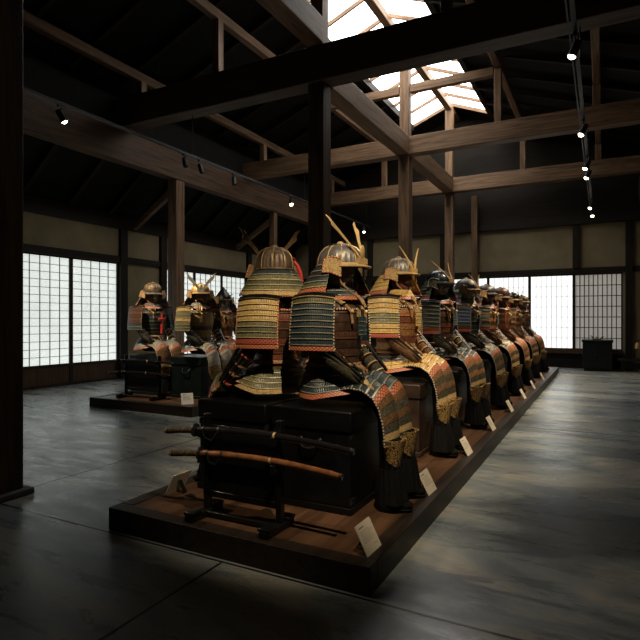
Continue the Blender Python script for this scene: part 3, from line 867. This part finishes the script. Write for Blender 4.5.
SP = {}
base = dict(rope='rope_cream', cord='cloth_tan', metal='oldgold', leather='leather', hishi='hishi', mask='mask_iron', sleeve='silk_green', splint='iron', glove='leather',
            pants='cloth_black', shin='black', knee='leopard', bowl='bronze', do=['lace_brown'], do2='lace_teal', seed=1)
def S_(**k): d = dict(base); d.update(k); return d
gold7 = ['lace_gold']*4+['lace_moss']*3+['hishi']
PR = [
 S_(bowl='steel', dome='round', sh=['lace_navy', 'lace_black', 'lace_navy', 'lace_green'], sode_m=['lace_green']+['lace_navy']*7+['hishi'], do=['lace_brown', 'russet', 'russet', 'lace_brown', 'russet', 'lace_brown'],
    do2='lace_teal', skirt=['lace_black', 'lace_navy'], thigh=['lace_navy']*5+['hishi', 'silk_brown', 'silk_brown', 'cloth_tan', 'silk_navy', 'silk_navy'], crest=('broad', 'palegold', .285, .1, 32), splay=5, head=-12, hs=1.0,
    flare=.105, drop=.165, mask='mask_iron', moustache=True, fwd=.04, cord='cloth_tan', metal='palegold', visor='palegold', splint='iron', sleeve='silk_green'),
 S_(bowl='steel', dome='round', sh=['lace_yellow', 'lace_gold', 'lace_yellow', 'lace_gold'], sode_m=['lace_gold', 'lace_yellow', 'lace_gold', 'lace_moss', 'lace_moss', 'lace_gold', 'lace_yellow', 'hishi_dark'], do=['cloth_tan', 'lace_orange', 'lace_rust', 'silk_orange', 'silk_orange', 'lace_rust'],
    do2='lace_gold', skirt=['lace_black', 'lace_yellow'], thigh=['lace_yellow']*5+['hishi', 'silk_brown', 'cloth_tan', 'silk_green', 'silk_green'], crest=('slim', 'gold', .22, .07, 16), splay=12,
    hishi='hishi', sleeve='silk_brown', visor='palegold', mask='mask_russet', cord='cloth_tan'),
 S_(bowl='steel_blue', dome='round', sh=['lace_navy', 'lace_teal', 'lace_navy', 'lace_teal'], sode_m=['lace_teal', 'lace_navy', 'lace_teal', 'lace_navy', 'lace_teal', 'lace_navy', 'lace_rust', 'hishi_dark'], do=['lace_rust', 'lace_brown', 'russet', 'lace_rust'],
    skirt=['lace_navy', 'lace_teal'], thigh=['lace_navy']*4+['lace_grey', 'hishi', 'silk_orange', 'cloth_tan', 'silk_navy', 'silk_navy'], crest=('slim', 'oldgold', .27, .08, 38), splay=10, rope='rope_blue', leather='silk_navy', hishi='hishi_dark',
    sleeve='silk_navy', visor='steel_blue', metal='iron', cord='silk_orange', mask='mask_iron'),
 S_(bowl='steel', dome='round', sh=['lace_white', 'lace_black', 'lace_white', 'lace_blue'], sode_m=['lace_grey', 'lace_blue', 'lace_blue', 'lace_blue', 'lace_blue', 'lace_navy', 'lace_brown', 'hishi_dark'], do=['lace_teal', 'lace_black'],
    skirt=['lace_black', 'lace_grey'], thigh=['lace_grey']*3+['lace_black']*3+['silk_brown', 'cloth_tan', 'silk_green'], crest=('slim', 'cloth_tan', .19, .06, 20), splay=16, rope='rope_blue', sleeve='silk_green', visor='cloth_tan', mask='mask_iron'),
 S_(bowl='iron', dome='round', sh=['lace_brown', 'lace_grey', 'lace_brown'], sode_m=['lace_grey', 'lace_moss', 'lace_grey', 'lace_moss', 'lace_brown', 'lace_grey', 'hishi_dark'], do=['lace_orange', 'lace_brown'],
    skirt=['lace_brown', 'lace_grey'], thigh=['lace_moss']*3+['silk_orange', 'silk_green', 'hishi', 'silk_green', 'cloth_tan'], crest=None, sleeve='silk_brown', visor='iron', mask='mask_russet'),
 S_(bowl='russet', dome='tall', sh=['lace_orange', 'lace_rust', 'lace_orange'], sode_m=['lace_rust', 'lace_orange', 'lace_rust', 'lace_orange', 'lace_rust', 'lace_orange', 'hishi'], do=['lace_orange', 'lace_red'],
    skirt=['lace_rust', 'lace_orange'], thigh=['lace_orange']*3+['silk_orange', 'silk_brown', 'hishi', 'cloth_tan', 'silk_brown'], crest=None, rope='rope_red', sleeve='silk_orange', visor='russet', mask='mask_russet'),
 S_(bowl='black', dome='round', sh=['lace_rust', 'lace_gold', 'lace_rust'], sode_m=['lace_gold', 'lace_orange', 'lace_gold', 'lace_rust', 'lace_gold', 'lace_rust', 'hishi'], do=['lace_brown', 'lace_orange'],
    skirt=['lace_rust', 'lace_gold'], thigh=['lace_rust']*3+['silk_orange', 'hishi', 'silk_green', 'cloth_tan'], crest=('slim', 'oldgold', .16, .06, 5), sleeve='silk_orange', visor='leather', mask='mask_russet'),
 S_(bowl='bronze', dome='round', sh=['lace_brown', 'lace_orange', 'lace_gold'], sode_m=['lace_brown', 'lace_orange', 'lace_rust', 'lace_gold', 'lace_orange', 'lace_brown', 'hishi'], do=['lace_rust', 'lace_orange'],
    skirt=['lace_brown', 'lace_rust'], thigh=['lace_orange']*3+['silk_orange', 'hishi', 'silk_brown', 'cloth_tan'], crest=None, sleeve='silk_brown', visor='leather', mask='mask_iron'),
]
RY = [3.0, 4.34, 5.60, 6.88, 8.18, 9.48, 10.8, 12.1]
RX = -1.53
LR = [
 'front right suit with broad pale gold forked horns and dark blue-green lamellar shoulder guards',
 'gold-laced suit with slim curved gold horns, second in the right row',
 'navy suit with dark blued helmet and tall thin antenna horns, third in the right row',
 'suit with grey steel helmet and bright blue laced shoulder guards, fourth in the right row',
 'suit with plain dark helmet and grey-green shoulder guards, behind the blue laced suit',
 'orange laced suit with a tall russet helmet, sixth in the right row',
 'black-helmeted suit with gold and rust shoulder guards, next to last in the right row',
 'farthest suit of the right row, brown and orange lacing, nearest the bright paper screens']
G1 = 'armor suits seated on the long platform'
for i, (p, y) in enumerate(zip(PR, RY)):
    suit((RX+(-.03 if i else .045), y, PH), R((2, 0, -3, 2, 0, 3, -2, 0)[i]), dict(p, scale=1.0 if i == 0 else 1.04), LR[i], G1, 0 if i < 3 else 1)
# left-hand row, backs to the first
PL = [
 S_(bowl='bronze', dome='tall', sh=['lace_navy', 'lace_moss', 'lace_green', 'lace_moss'], sode_m=['lace_gold', 'lace_gold', 'lace_gold', 'lace_gold', 'lace_moss', 'lace_green', 'lace_moss', 'hishi_dark', 'hishi'], do=['lace_brown', 'lace_rust', 'lace_brown', 'russet', 'lace_rust'],
    skirt=['lace_green', 'lace_moss'], thigh=['lace_green']*5+['silk_green', 'hishi', 'silk_green', 'cloth_tan'], crest=('broad', 'oldgold', .30, .1, 0), splay=18, head=-50, tassel=True, wrist=(.28, .22, .625), hishi='leather', flare=.105, hs=.95, sode=(.285, .30), rope='rope_red', glove='cloth_tan'),
 S_(bowl='iron', dome='round', sh=['lace_brown', 'lace_black', 'lace_brown'], sode_m=['lace_moss', 'lace_brown', 'lace_moss', 'lace_brown', 'lace_moss', 'hishi'], do=['lace_brown'], skirt=['lace_brown', 'lace_moss'], thigh=['lace_brown']*4+['silk_brown', 'cloth_tan'], crest=None),
 S_(bowl='russet', dome='round', sh=['lace_teal', 'lace_black', 'lace_teal'], sode_m=['lace_teal', 'lace_black', 'lace_teal', 'lace_black', 'lace_teal', 'hishi'], do=['lace_black'], skirt=['lace_black', 'lace_teal'], thigh=['lace_teal']*4+['silk_navy', 'cloth_tan'], crest=None),
 S_(bowl='black', dome='round', sh=['lace_rust', 'lace_black', 'lace_rust'], sode_m=['lace_rust', 'lace_black', 'lace_rust', 'lace_black', 'lace_rust', 'hishi'], do=['lace_rust'], skirt=['lace_rust', 'lace_black'], thigh=['lace_rust']*4+['silk_orange', 'cloth_tan'], crest=None)]
LL = ['front left suit with gold over green shoulder guards, red tassel and brown horns',
      'dark suit facing left, just behind the gold-shouldered front left suit', 'teal laced suit facing left, third in the left-facing row', 'rust laced suit facing left, fourth in the left-facing row']
for i, p in enumerate(PL):
    suit((-1.925 if i == 0 else -2.08, (3.04, 4.50, 5.85, 7.2)[i], PH), R((184, 176, 182, 178)[i]), p, LL[i], G1, 0 if i == 0 else 1)
# small left platform
G2 = 'armor suits seated on the small left platform'
PS = [
 S_(bowl='bronze', dome='tall', sh=['lace_brown', 'lace_grey', 'lace_brown'], sode_m=['lace_brown', 'lace_rust', 'lace_brown', 'lace_rust', 'lace_brown', 'lace_teal', 'lace_teal'], do=['lace_teal', 'lace_navy', 'lace_teal', 'lace_navy'],
    do2='lace_teal', skirt=['lace_navy', 'lace_grey'], thigh=['lace_grey']*4+['silk_brown', 'lace_teal', 'lace_grey', 'cloth_tan'], crest=None, sleeve='silk_navy', visor='steel', mask='mask_iron', bib=False, head=-32),
 S_(bowl='gold', dome='round', sh=['lace_moss', 'lace_gold', 'lace_green'], sode_m=['lace_gold', 'lace_moss', 'lace_moss', 'lace_gold', 'lace_moss', 'lace_green', 'lace_moss'], do=['leather', 'lace_gold', 'leather', 'cloth_tan', 'lace_brown'],
    do2='leather', skirt=['lace_grey', 'lace_teal'], thigh=['lace_grey']*3+['lace_teal']*3+['white_hair', 'lace_white', 'lace_teal'], crest=('wide', 'pale_ivory', .27, .1, 0), splay=20, sleeve='silk_navy', visor='palegold', mask='mask_russet', cord='palegold', moustache=True, metal='gold', head=-42),
 S_(bowl='iron', dome='cone', sh=['lace_black', 'iron', 'lace_black'], sode_m=['lace_rust', 'silk_orange', 'silk_orange', 'lace_rust', 'silk_orange', 'lace_brown'], do=['silk_orange', 'lace_brown', 'silk_orange'],
    do2='silk_orange', skirt=['lace_rust', 'silk_orange'], thigh=['silk_orange']*4+['cloth_tan', 'silk_brown'], crest=('slim', 'russet', .10, .05, 0), splay=34, sleeve='silk_brown', visor='iron', mask='mask_iron')]
for i, (x, y, a, sc2, lab) in enumerate(((-5.92, 5.88, -5, 1.04, 'left suit with russet shoulder guards and a red cross-shaped cord on its teal chest'),
                                   (-5.00, 5.86, -5, 1.03, 'pale gold horned suit with moss green shoulder guards on the small left platform'),
                                   (-5.45, 6.95, -10, 1.0, 'orange-brown suit with dark conical horned helmet, behind the pale gold horned suit'))):
    s = suit((x, y, PH), R(a), dict(PS[i], scale=sc2), lab, G2, 0 if i < 2 else 1)
    if i == 0:
        b = MB(); X0 = .205
        b.tube('red_cord', [(X0, 0, 1.12), (X0+.008, 0, 1.0), (X0+.006, 0, .84)], [.012, .016, .02], 8)
        b.tube('red_cord', [(X0, -.05, 1.04), (X0+.008, 0, 1.045), (X0, .05, 1.04)], .016, 8); b.build('red_cross_cord', s)

# ------------------------------------------------------------------ storage chests the suits sit on
def chest(x, y, rz, label, mat='chest', sx=.52, sy=.50, h=.565, group='armor chests under the suits', face=True):
    r = empty('armor_chest', (x, y, PH), rz, label, 'chest', group)
    b = MB(); b.box(mat, -sx/2+.012, sx/2-.012, -sy/2+.012, sy/2-.012, .035, h-.115); b.build('body', r, bevel=.006)
    b = MB(); b.box(mat, -sx/2, sx/2, -sy/2, sy/2, h-.115, h); b.build('lid', r, bevel=.010)
    b = MB()
    b.box(mat, -sx/2, sx/2, -sy/2, -sy/2+.03, 0, .035); b.box(mat, -sx/2, sx/2, sy/2-.03, sy/2, 0, .035)
    b.box(mat, -sx/2, -sx/2+.03, -sy/2+.03, sy/2-.03, 0, .035); b.box(mat, sx/2-.03, sx/2, -sy/2+.03, sy/2-.03, 0, .035); b.build('base_frame', r, bevel=.003)
    for s in (-1, 1):
        b = MB(); yy = s*(sy/2+.004) if face else None
        if face:
            b.tube('iron', [(-.062, s*(sy/2-.008), h-.175), (-.058, s*(sy/2+.012), h-.19), (-.035, s*(sy/2+.02), h-.212), (0, s*(sy/2+.022), h-.218), (.035, s*(sy/2+.02), h-.212), (.058, s*(sy/2+.012), h-.19), (.062, s*(sy/2-.008), h-.175)], .0055, 6)
            b.ball('iron', (-.062, s*(sy/2-.008), h-.175), (.014, .007, .014), 8, 6); b.ball('iron', (.062, s*(sy/2-.008), h-.175), (.014, .007, .014), 8, 6)
        b.build('bail_handle', r)
    b = MB()
    for a in (-1, 1):
        for c in (-1, 1):
            for z in (.05, h-.155):
                b.box('iron', a*(sx/2-.010)-.003, a*(sx/2-.010)+.003, c*(sy/2-.012)-c*.045 if c > 0 else c*(sy/2-.012), c*(sy/2-.012) if c > 0 else c*(sy/2-.012)+.045, z, z+.035)
    b.build('corner_fittings', r, smooth=False)
    return r
chest(-1.475, 2.92, 0, 'black lacquered chest under the front right suit, behind the sword tips')
chest(-2.035, 2.92, 0, 'black lacquered chest under the front left suit, behind the sword hilts')
CL = ['gold-laced', 'navy', 'blue laced', 'grey-green', 'russet-helmeted', 'black-helmeted', 'farthest']
for i, y in enumerate(RY[1:]):
    chest(-1.52, y-.03, 0, 'dark chest under the %s suit of the right row' % CL[i], 'brown_chest' if i == 0 else 'chest')
for i, y in enumerate((4.50, 5.85, 7.2)):
    chest(-2.09, y, 0, 'black chest under the %s left-facing suit behind the front pair' % ('dark', 'teal laced', 'rust laced')[i])
chest(-5.86, 5.92, R(0), 'green-black chest at the left end of the small platform', 'green_chest', .60, .50, .565, 'armor chests on the small platform')
chest(-5.06, 5.90, R(0), 'green-black chest under the pale gold horned suit', 'green_chest', .56, .50, .565, 'armor chests on the small platform')
chest(-5.46, 6.95, 0, 'dark chest under the conical-helmeted suit', 'green_chest', .52, .50, .565, 'armor chests on the small platform')

# ------------------------------------------------------------------ swords and racks
def katana(x0, x1, y, z, drop, scab, label, name='sword', hilt=.21, group=None, rise=.02, zr=0):
    """edge-up sword lying along x from hilt x0 to tip x1"""
    L_ = x1-x0
    r = empty(name, (x0, y, z), zr, label, 'sword', group)
    def c(t): return (L_*t, 0, -drop*t+4*rise*t*(1-t))
    h = hilt/L_; n = 14
    b = MB(); b.tube('wrap', [c(h*i/8) for i in range(9)], [.016, .0165, .0165, .016, .0155, .0155, .016, .0165, .017], 10, flat=1.15)
    hl = b.build('hilt', r)
    b = MB()
    p = Vector(c(0)); b.tube('oldgold', [p-Vector((.006, 0, 0)), p+Vector((.012, 0, 0))], [.014, .0185], 10)
    b.tube('oldgold', [c(h*.95), c(h*1.0)], .0185, 10); b.build('hilt_fittings', hl)
    b = MB(); p = Vector(c(h)); b.tube('iron', [p+Vector((.002, 0, 0)), p+Vector((.009, 0, 0))], .037, 20); b.build('guard', r)
    b = MB(); pts = [c(h+.012+(1-h-.012)*i/n) for i in range(n+1)]
    b.tube(scab, pts, [.0165]+[.016]*3+[.015]*6+[.0135]*4+[.0115], 12, flat=1.2); sb = b.build('scabbard', r)
    b = MB()
    for t in (h+.05, h+.14, .62):
        b.tube('iron' if t != .62 else 'palegold', [c(t), c(t+.010)], .0185 if t != .62 else .0162, 12, flat=1.2)
        b.build('scabbard_band', sb); b = MB()
    b.tube('cloth_black', [Vector(c(h+.06))+Vector((0, -.022, .01)), Vector(c(h+.08))+Vector((0, -.03, -.035)), Vector(c(h+.12))+Vector((0, -.03, -.05)), Vector(c(h+.15))+Vector((0, -.022, -.005))], .005, 6)
    b.build('hanging_cord', sb)
    b = MB(); b.tube('iron', [c(.985), c(1.0)], .0135, 12, flat=1.2)
    b.build('end_cap', sb)
    return r
def rack(x, y, z, w_, heights, label, group='sword racks', fw=.26):
    r = empty('sword_rack', (x, y, z), 0, label, 'stand', group)
    H_ = max(heights)+.07
    for sx in (-1, 1):
        b = MB(); xx = sx*w_/2
        b.box('black', xx-.028, xx+.028, -fw/2, fw/2, 0, .034); b.box('black', xx-.034, xx+.034, -fw/2, -fw/2+.07, .034, .052); b.box('black', xx-.034, xx+.034, fw/2-.07, fw/2, .034, .052)
        b.build('foot', r, bevel=.005)
        b = MB()
        b.box('black', xx-.016, xx+.016, .01, .050, .034, H_)
        for h in heights:
            b.box('black', xx-.013, xx+.013, -.035, .012, h-.050, h-.026); b.box('black', xx-.013, xx+.013, -.046, -.032, h-.050, h-.004)
        b.build('upright', r, bevel=.004)
    b = MB(); b.box('black', -w_/2, w_/2, .018, .042, .10, .135); b.box('black', -w_/2, w_/2, -.012, .012, .008, .030); b.build('crossbar', r, bevel=.003)
    # lacquered back panel
    b = MB(); b.box('black', -w_/2+.016, w_/2-.016, .022, .034, .135, H_-.06); b.build('back_panel', r, bevel=.003)
    return r
rack(-1.70, 2.31, PH, .47, (.345, .485), 'black sword rack holding two swords at the front of the long platform')
katana(-2.20, -1.03, 2.295, .572, -.010, 'scab_black', 'upper sword on the front rack, glossy black scabbard', group='swords on the front rack', rise=.036)
katana(-2.165, -1.09, 2.295, .447, -.010, 'scab_brown', 'lower sword on the front rack, brown lacquered scabbard', group='swords on the front rack', rise=.034)
rack(-5.60, 5.36, PH, .62, (.36, .52), 'black sword rack in front of the chests on the small left platform')
katana(-6.22, -5.0, 5.345, .615, -.01, 'scab_black', 'upper sword with black scabbard on the small left platform rack', group='swords on the left rack')
katana(-6.20, -5.05, 5.345, .455, -.01, 'scab_black', 'lower sword with black scabbard on the small left platform rack', group='swords on the left rack')

# ------------------------------------------------------------------ label cards
def card(x, y, z, rz, label, mat='card', w_=.12, h=.165, lean=28, group='label cards on the platforms'):
    """faces local -y, leaning back"""
    r = empty('label_card', (x, y, z), rz, label, 'card', group)
    T = Matrix.Rotation(R(-lean), 4, 'X')
    b = MB(); b.box(mat, -w_/2, w_/2, 0, .004, 0.0, h, T); b.build('card_sheet', r, smooth=False)
    b = MB()
    rnd = random.Random(int(abs(x*100+y*77)))
    b.box('ink', -w_*.36, -w_*.36+w_*.32, -.0006, 0, h*.84, h*.885, T)
    for k in range(8):
        zz = h*(.74-.062*k) if k < 7 else h*.20
        a = -w_*.36; e = a+w_*rnd.uniform(.5, .74) if k < 7 else a+w_*.74
        if k == 7: a = e-w_*.2
        while a < e-.004:
            q = min(e, a+rnd.uniform(.008, .02)); b.box('ink', a, q, -.0006, 0, zz, zz+h*.014, T); a = q+.003
    b.build('printed_text', r, smooth=False)
    b = MB(); b.bar('black', Vector((0, .005+h*.6*math.sin(R(lean)), h*.6*math.cos(R(lean)))), (0, .005+h*.6*math.sin(R(lean))+.045, .002), .03, .003, (0, 1, 0)); b.build('prop_strut', r, smooth=False)
    return r
CY = [2.32, 3.28, 4.35, 5.42, 6.62, 7.78, 8.95, 10.4]
CN = ['largest and nearest cream label card at the front right corner of the long platform', 'cream label card on the platform edge before the gold-laced suit', 'cream label card on the platform edge before the navy suit',
      'cream label card on the platform edge before the blue laced suit', 'cream label card fifth along the platform edge', 'cream label card sixth along the platform edge', 'small cream label card next to last along the platform edge', 'farthest tiny label card at the end of the platform edge']
for i, y in enumerate(CY): card(-.935, y, PH, R(88), CN[i], w_=.155, h=.14)
card(-2.375, 2.55, PH, R(-90), 'label card seen from its dark back, left of the sword rack', lean=28, w_=.165, h=.14)
card(-4.66, 5.24, PH, R(50), 'white label card on the right front corner of the small platform', 'card_white', .15, .15, 25)

# ------------------------------------------------------------------ far right corner
r = empty('black_cabinet', (-.12, 14.38, 0), 0, 'black square cabinet before the dim paper screen at far right', 'cabinet')
b = MB(); b.box('green_chest', -.31, .31, -.28, .28, .05, .68); b.build('body', r, bevel=.006)
b = MB(); b.box('green_chest', -.33, .33, -.30, .30, .68, .73); b.build('top', r, bevel=.006)
b = MB(); b.box('black', -.28, .28, -.26, .26, 0, .05); b.build('plinth', r)
for sx in (-1, 1):
    b = MB(); b.box('green_chest', sx*.155-.15, sx*.155+.15, -.292, -.281, .08, .65); d = b.build('door', r, bevel=.003)
    b = MB(); b.ball('iron', (sx*.04, -.300, .40), .014, 8, 6); b.build('knob', d)
r = empty('sword_fitting_display', (-.13, 14.35, .73), 0, 'small dark ornament with a pale disc standing on the black cabinet', 'ornament')
b = MB(); b.box('black', -.09, .09, -.04, .04, 0, .02); b.tube('black', [(-.08, 0, .02), (-.10, 0, .07), (-.14, 0, .10)], [.012, .01, .006], 6); b.tube('black', [(.08, 0, .02), (.10, 0, .06), (.15, 0, .08)], [.012, .01, .006], 6); b.build('stand', r)
b = MB(); b.lathe('palegold', [(0, .02), (.03, .022), (.042, .05), (.034, .072), (.03, .074), (.028, .05), (0, .04)], 14); b.build('small_bowl', r)
r = empty('low_bench', (.92, 14.45, 0), 0, 'low black bench beside the black cabinet at the far right', 'bench')
b = MB(); b.box('green_chest', -.62, .62, -.2, .2, .24, .29); b.build('seat', r, bevel=.004)
for sx in (-1, 1):
    b = MB(); b.box('black', sx*.52-.03, sx*.52+.03, -.17, .17, 0, .24); b.build('leg', r)
b = MB(); b.box('black', -.49, .49, -.02, .02, .06, .2); b.build('stretcher', r)
r = empty('brass_bell', (.70, 14.40, .29), 0, 'small brass bell hung on a red wooden stand at the right edge', 'bell')
b = MB(); b.box('russet', -.10, .10, -.05, .05, 0, .03); b.box('russet', -.095, -.075, -.012, .012, .03, .42); b.box('russet', .075, .095, -.012, .012, .03, .42); b.box('russet', -.12, .12, -.014, .014, .42, .445); b.build('stand', r, bevel=.002)
b = MB(); b.lathe('gold', [(.0, .385), (.03, .38), (.045, .35), (.05, .29), (.058, .25), (.05, .25), (.042, .30), (0, .36)], 18); b.tube('gold', [(0, 0, .385), (0, 0, .42)], .006, 6); b.build('bell_body', r)

# ------------------------------------------------------------------ track lights
def track(x, z, y0, y1, label, hang):
    r = empty('light_track', (x, y0, z), 0, label, 'light track', 'ceiling light tracks')
    b = MB(); b.box('rail', -.02, .02, 0, y1-y0, -.018, .018); b.box('rail', -.055, -.04, 0, y1-y0, .0, .016); b.build('rail', r, smooth=False)
    for y in hang:
        b = MB(); b.tube('rail', [(0, y-y0, .018), (0, y-y0, TZ+.05-z)], .006, 6); b.build('hanging_rod', r)
track(-5.90, 3.86, .6, 14.3, 'long ceiling light track on the left side of the hall', (3.2, 6.75, 10.45, 14.0))
track(-.23, 3.86, .6, 14.6, 'long ceiling light track on the dark right side of the hall', (3.2, 6.75, 10.45, 14.0))
def spot(x, y, zt, target, on, label, power=1.0, wide=46):
    """head hangs from the rail and points at target"""
    r = empty('track_spotlight', (x, y, zt), 0, label, 'spotlight', 'spotlights on the tracks')
    b = MB(); b.box('rail', -.016, .016, -.05, .05, -.03, 0); b.tube('rail', [(0, 0, -.03), (0, 0, -.085)], .008, 6); b.build('bracket', r)
    pv = Vector((0, 0, -.13)); d = (Vector(target)-Vector((x, y, zt-.13))).normalized()
    q = d.to_track_quat('-Z', 'Y')
    T = Matrix.Translation(pv) @ q.to_matrix().to_4x4()
    b = MB(); k = len(b.v); b.lathe('rail', [(0, .075), (.032, .075), (.038, .06), (.040, -.06), (.044, -.075), (.040, -.075), (.036, -.05)], 18)
    for i in range(k, len(b.v)): b.v[i] = T @ b.v[i]
    b.build('housing', r)
    b = MB(); b.lathe('lens' if on else 'lens_off', [(0, -.060), (.035, -.060), (.037, -.072), (.030, -.086), (.016, -.095), (0, -.098)], 16); 
    for i in range(len(b.v)): b.v[i] = T @ b.v[i]
    b.build('lens', r)
    if on and power > 0:
        l = bpy.data.lights.new('spot_beam', 'SPOT'); l.energy = SPOT_W*power; l.color = (1, .80, .56); l.spot_size = R(62 if y > 5 else (46 if y > 4 else (40 if x > -1 and y < 2 else (31 if y < 2 else 37)))); l.spot_blend = .7; l.shadow_soft_size = .03
        o = bpy.data.objects.new('spot_beam', l); col.objects.link(o); o.parent = r; o.location = pv+d*.11; o.rotation_mode = 'QUATERNION'; o.rotation_quaternion = q
LX, RXT, TZR = -5.90, -.23, 3.842
ss = [
 (RXT, 1.2, (-1.42, 2.95, .88), 1, 1.9, 'spotlight on the right track above the camera, aimed at the front right suit'),
 (RXT, 2.4, (-1.55, 4.1, 1.1), 1, 1.5, 'spotlight on the right track aimed at the gold-laced suit'),
 (RXT, 5.5, (-1.4, 5.3, .9), 1, 1.5, 'nearest glowing spotlight on the right track, topmost in the photo'),
 (RXT, 7.9, (-1.5, 7.2, .9), 1, 1.6, 'second glowing spotlight down the right track'),
 (RXT, 9.7, (-1.5, 8.9, .9), 1, 1.5, 'third glowing spotlight down the right track, upper of a close pair'),
 (RXT, 10.35, (-1.4, 9.6, .9), 1, 1.2, 'fourth glowing spotlight, lower of the close pair on the right track'),
 (RXT, 13.2, (-1.4, 12., .9), 1, 1.2, 'fifth glowing spotlight far down the right track'),
 (RXT, 14.2, (.0, 12.6, .3), 1, .5, 'lowest farthest glowing spotlight on the right track'),
 (LX, 1.4, (-2.1, 3.0, 1.05), 1, 1.7, 'spotlight on the left track outside the photo, aimed at the front left suit'),
 (LX, 4.36, (-5.2, 5.8, 1.1), 1, 2.1, 'glowing spotlight on the left track near the black post'),
 (LX, 6.57, (-4.9, 6.2, .9), 0, 0, 'unlit spotlight on the left track, first of a close pair'),
 (LX, 6.95, (-5.2, 7.4, .9), 0, 0, 'unlit spotlight on the left track, second of a close pair'),
 (LX, 7.86, (-5.2, 7.4, .9), 0, 0, 'unlit spotlight on the left track beside the hanging beam shadow'),
 (LX, 9.86, (-4.4, 8.3, 1.0), 1, .4, 'glowing spotlight on the left track above the brown horns'),
 (LX, 13.8, (-5.0, 12.6, .6), 1, .4, 'tiny far glowing spotlight on the left track')]
for x, y, t, on, pw, lab in ss: spot(x, y, TZR, t, on, lab, pw)
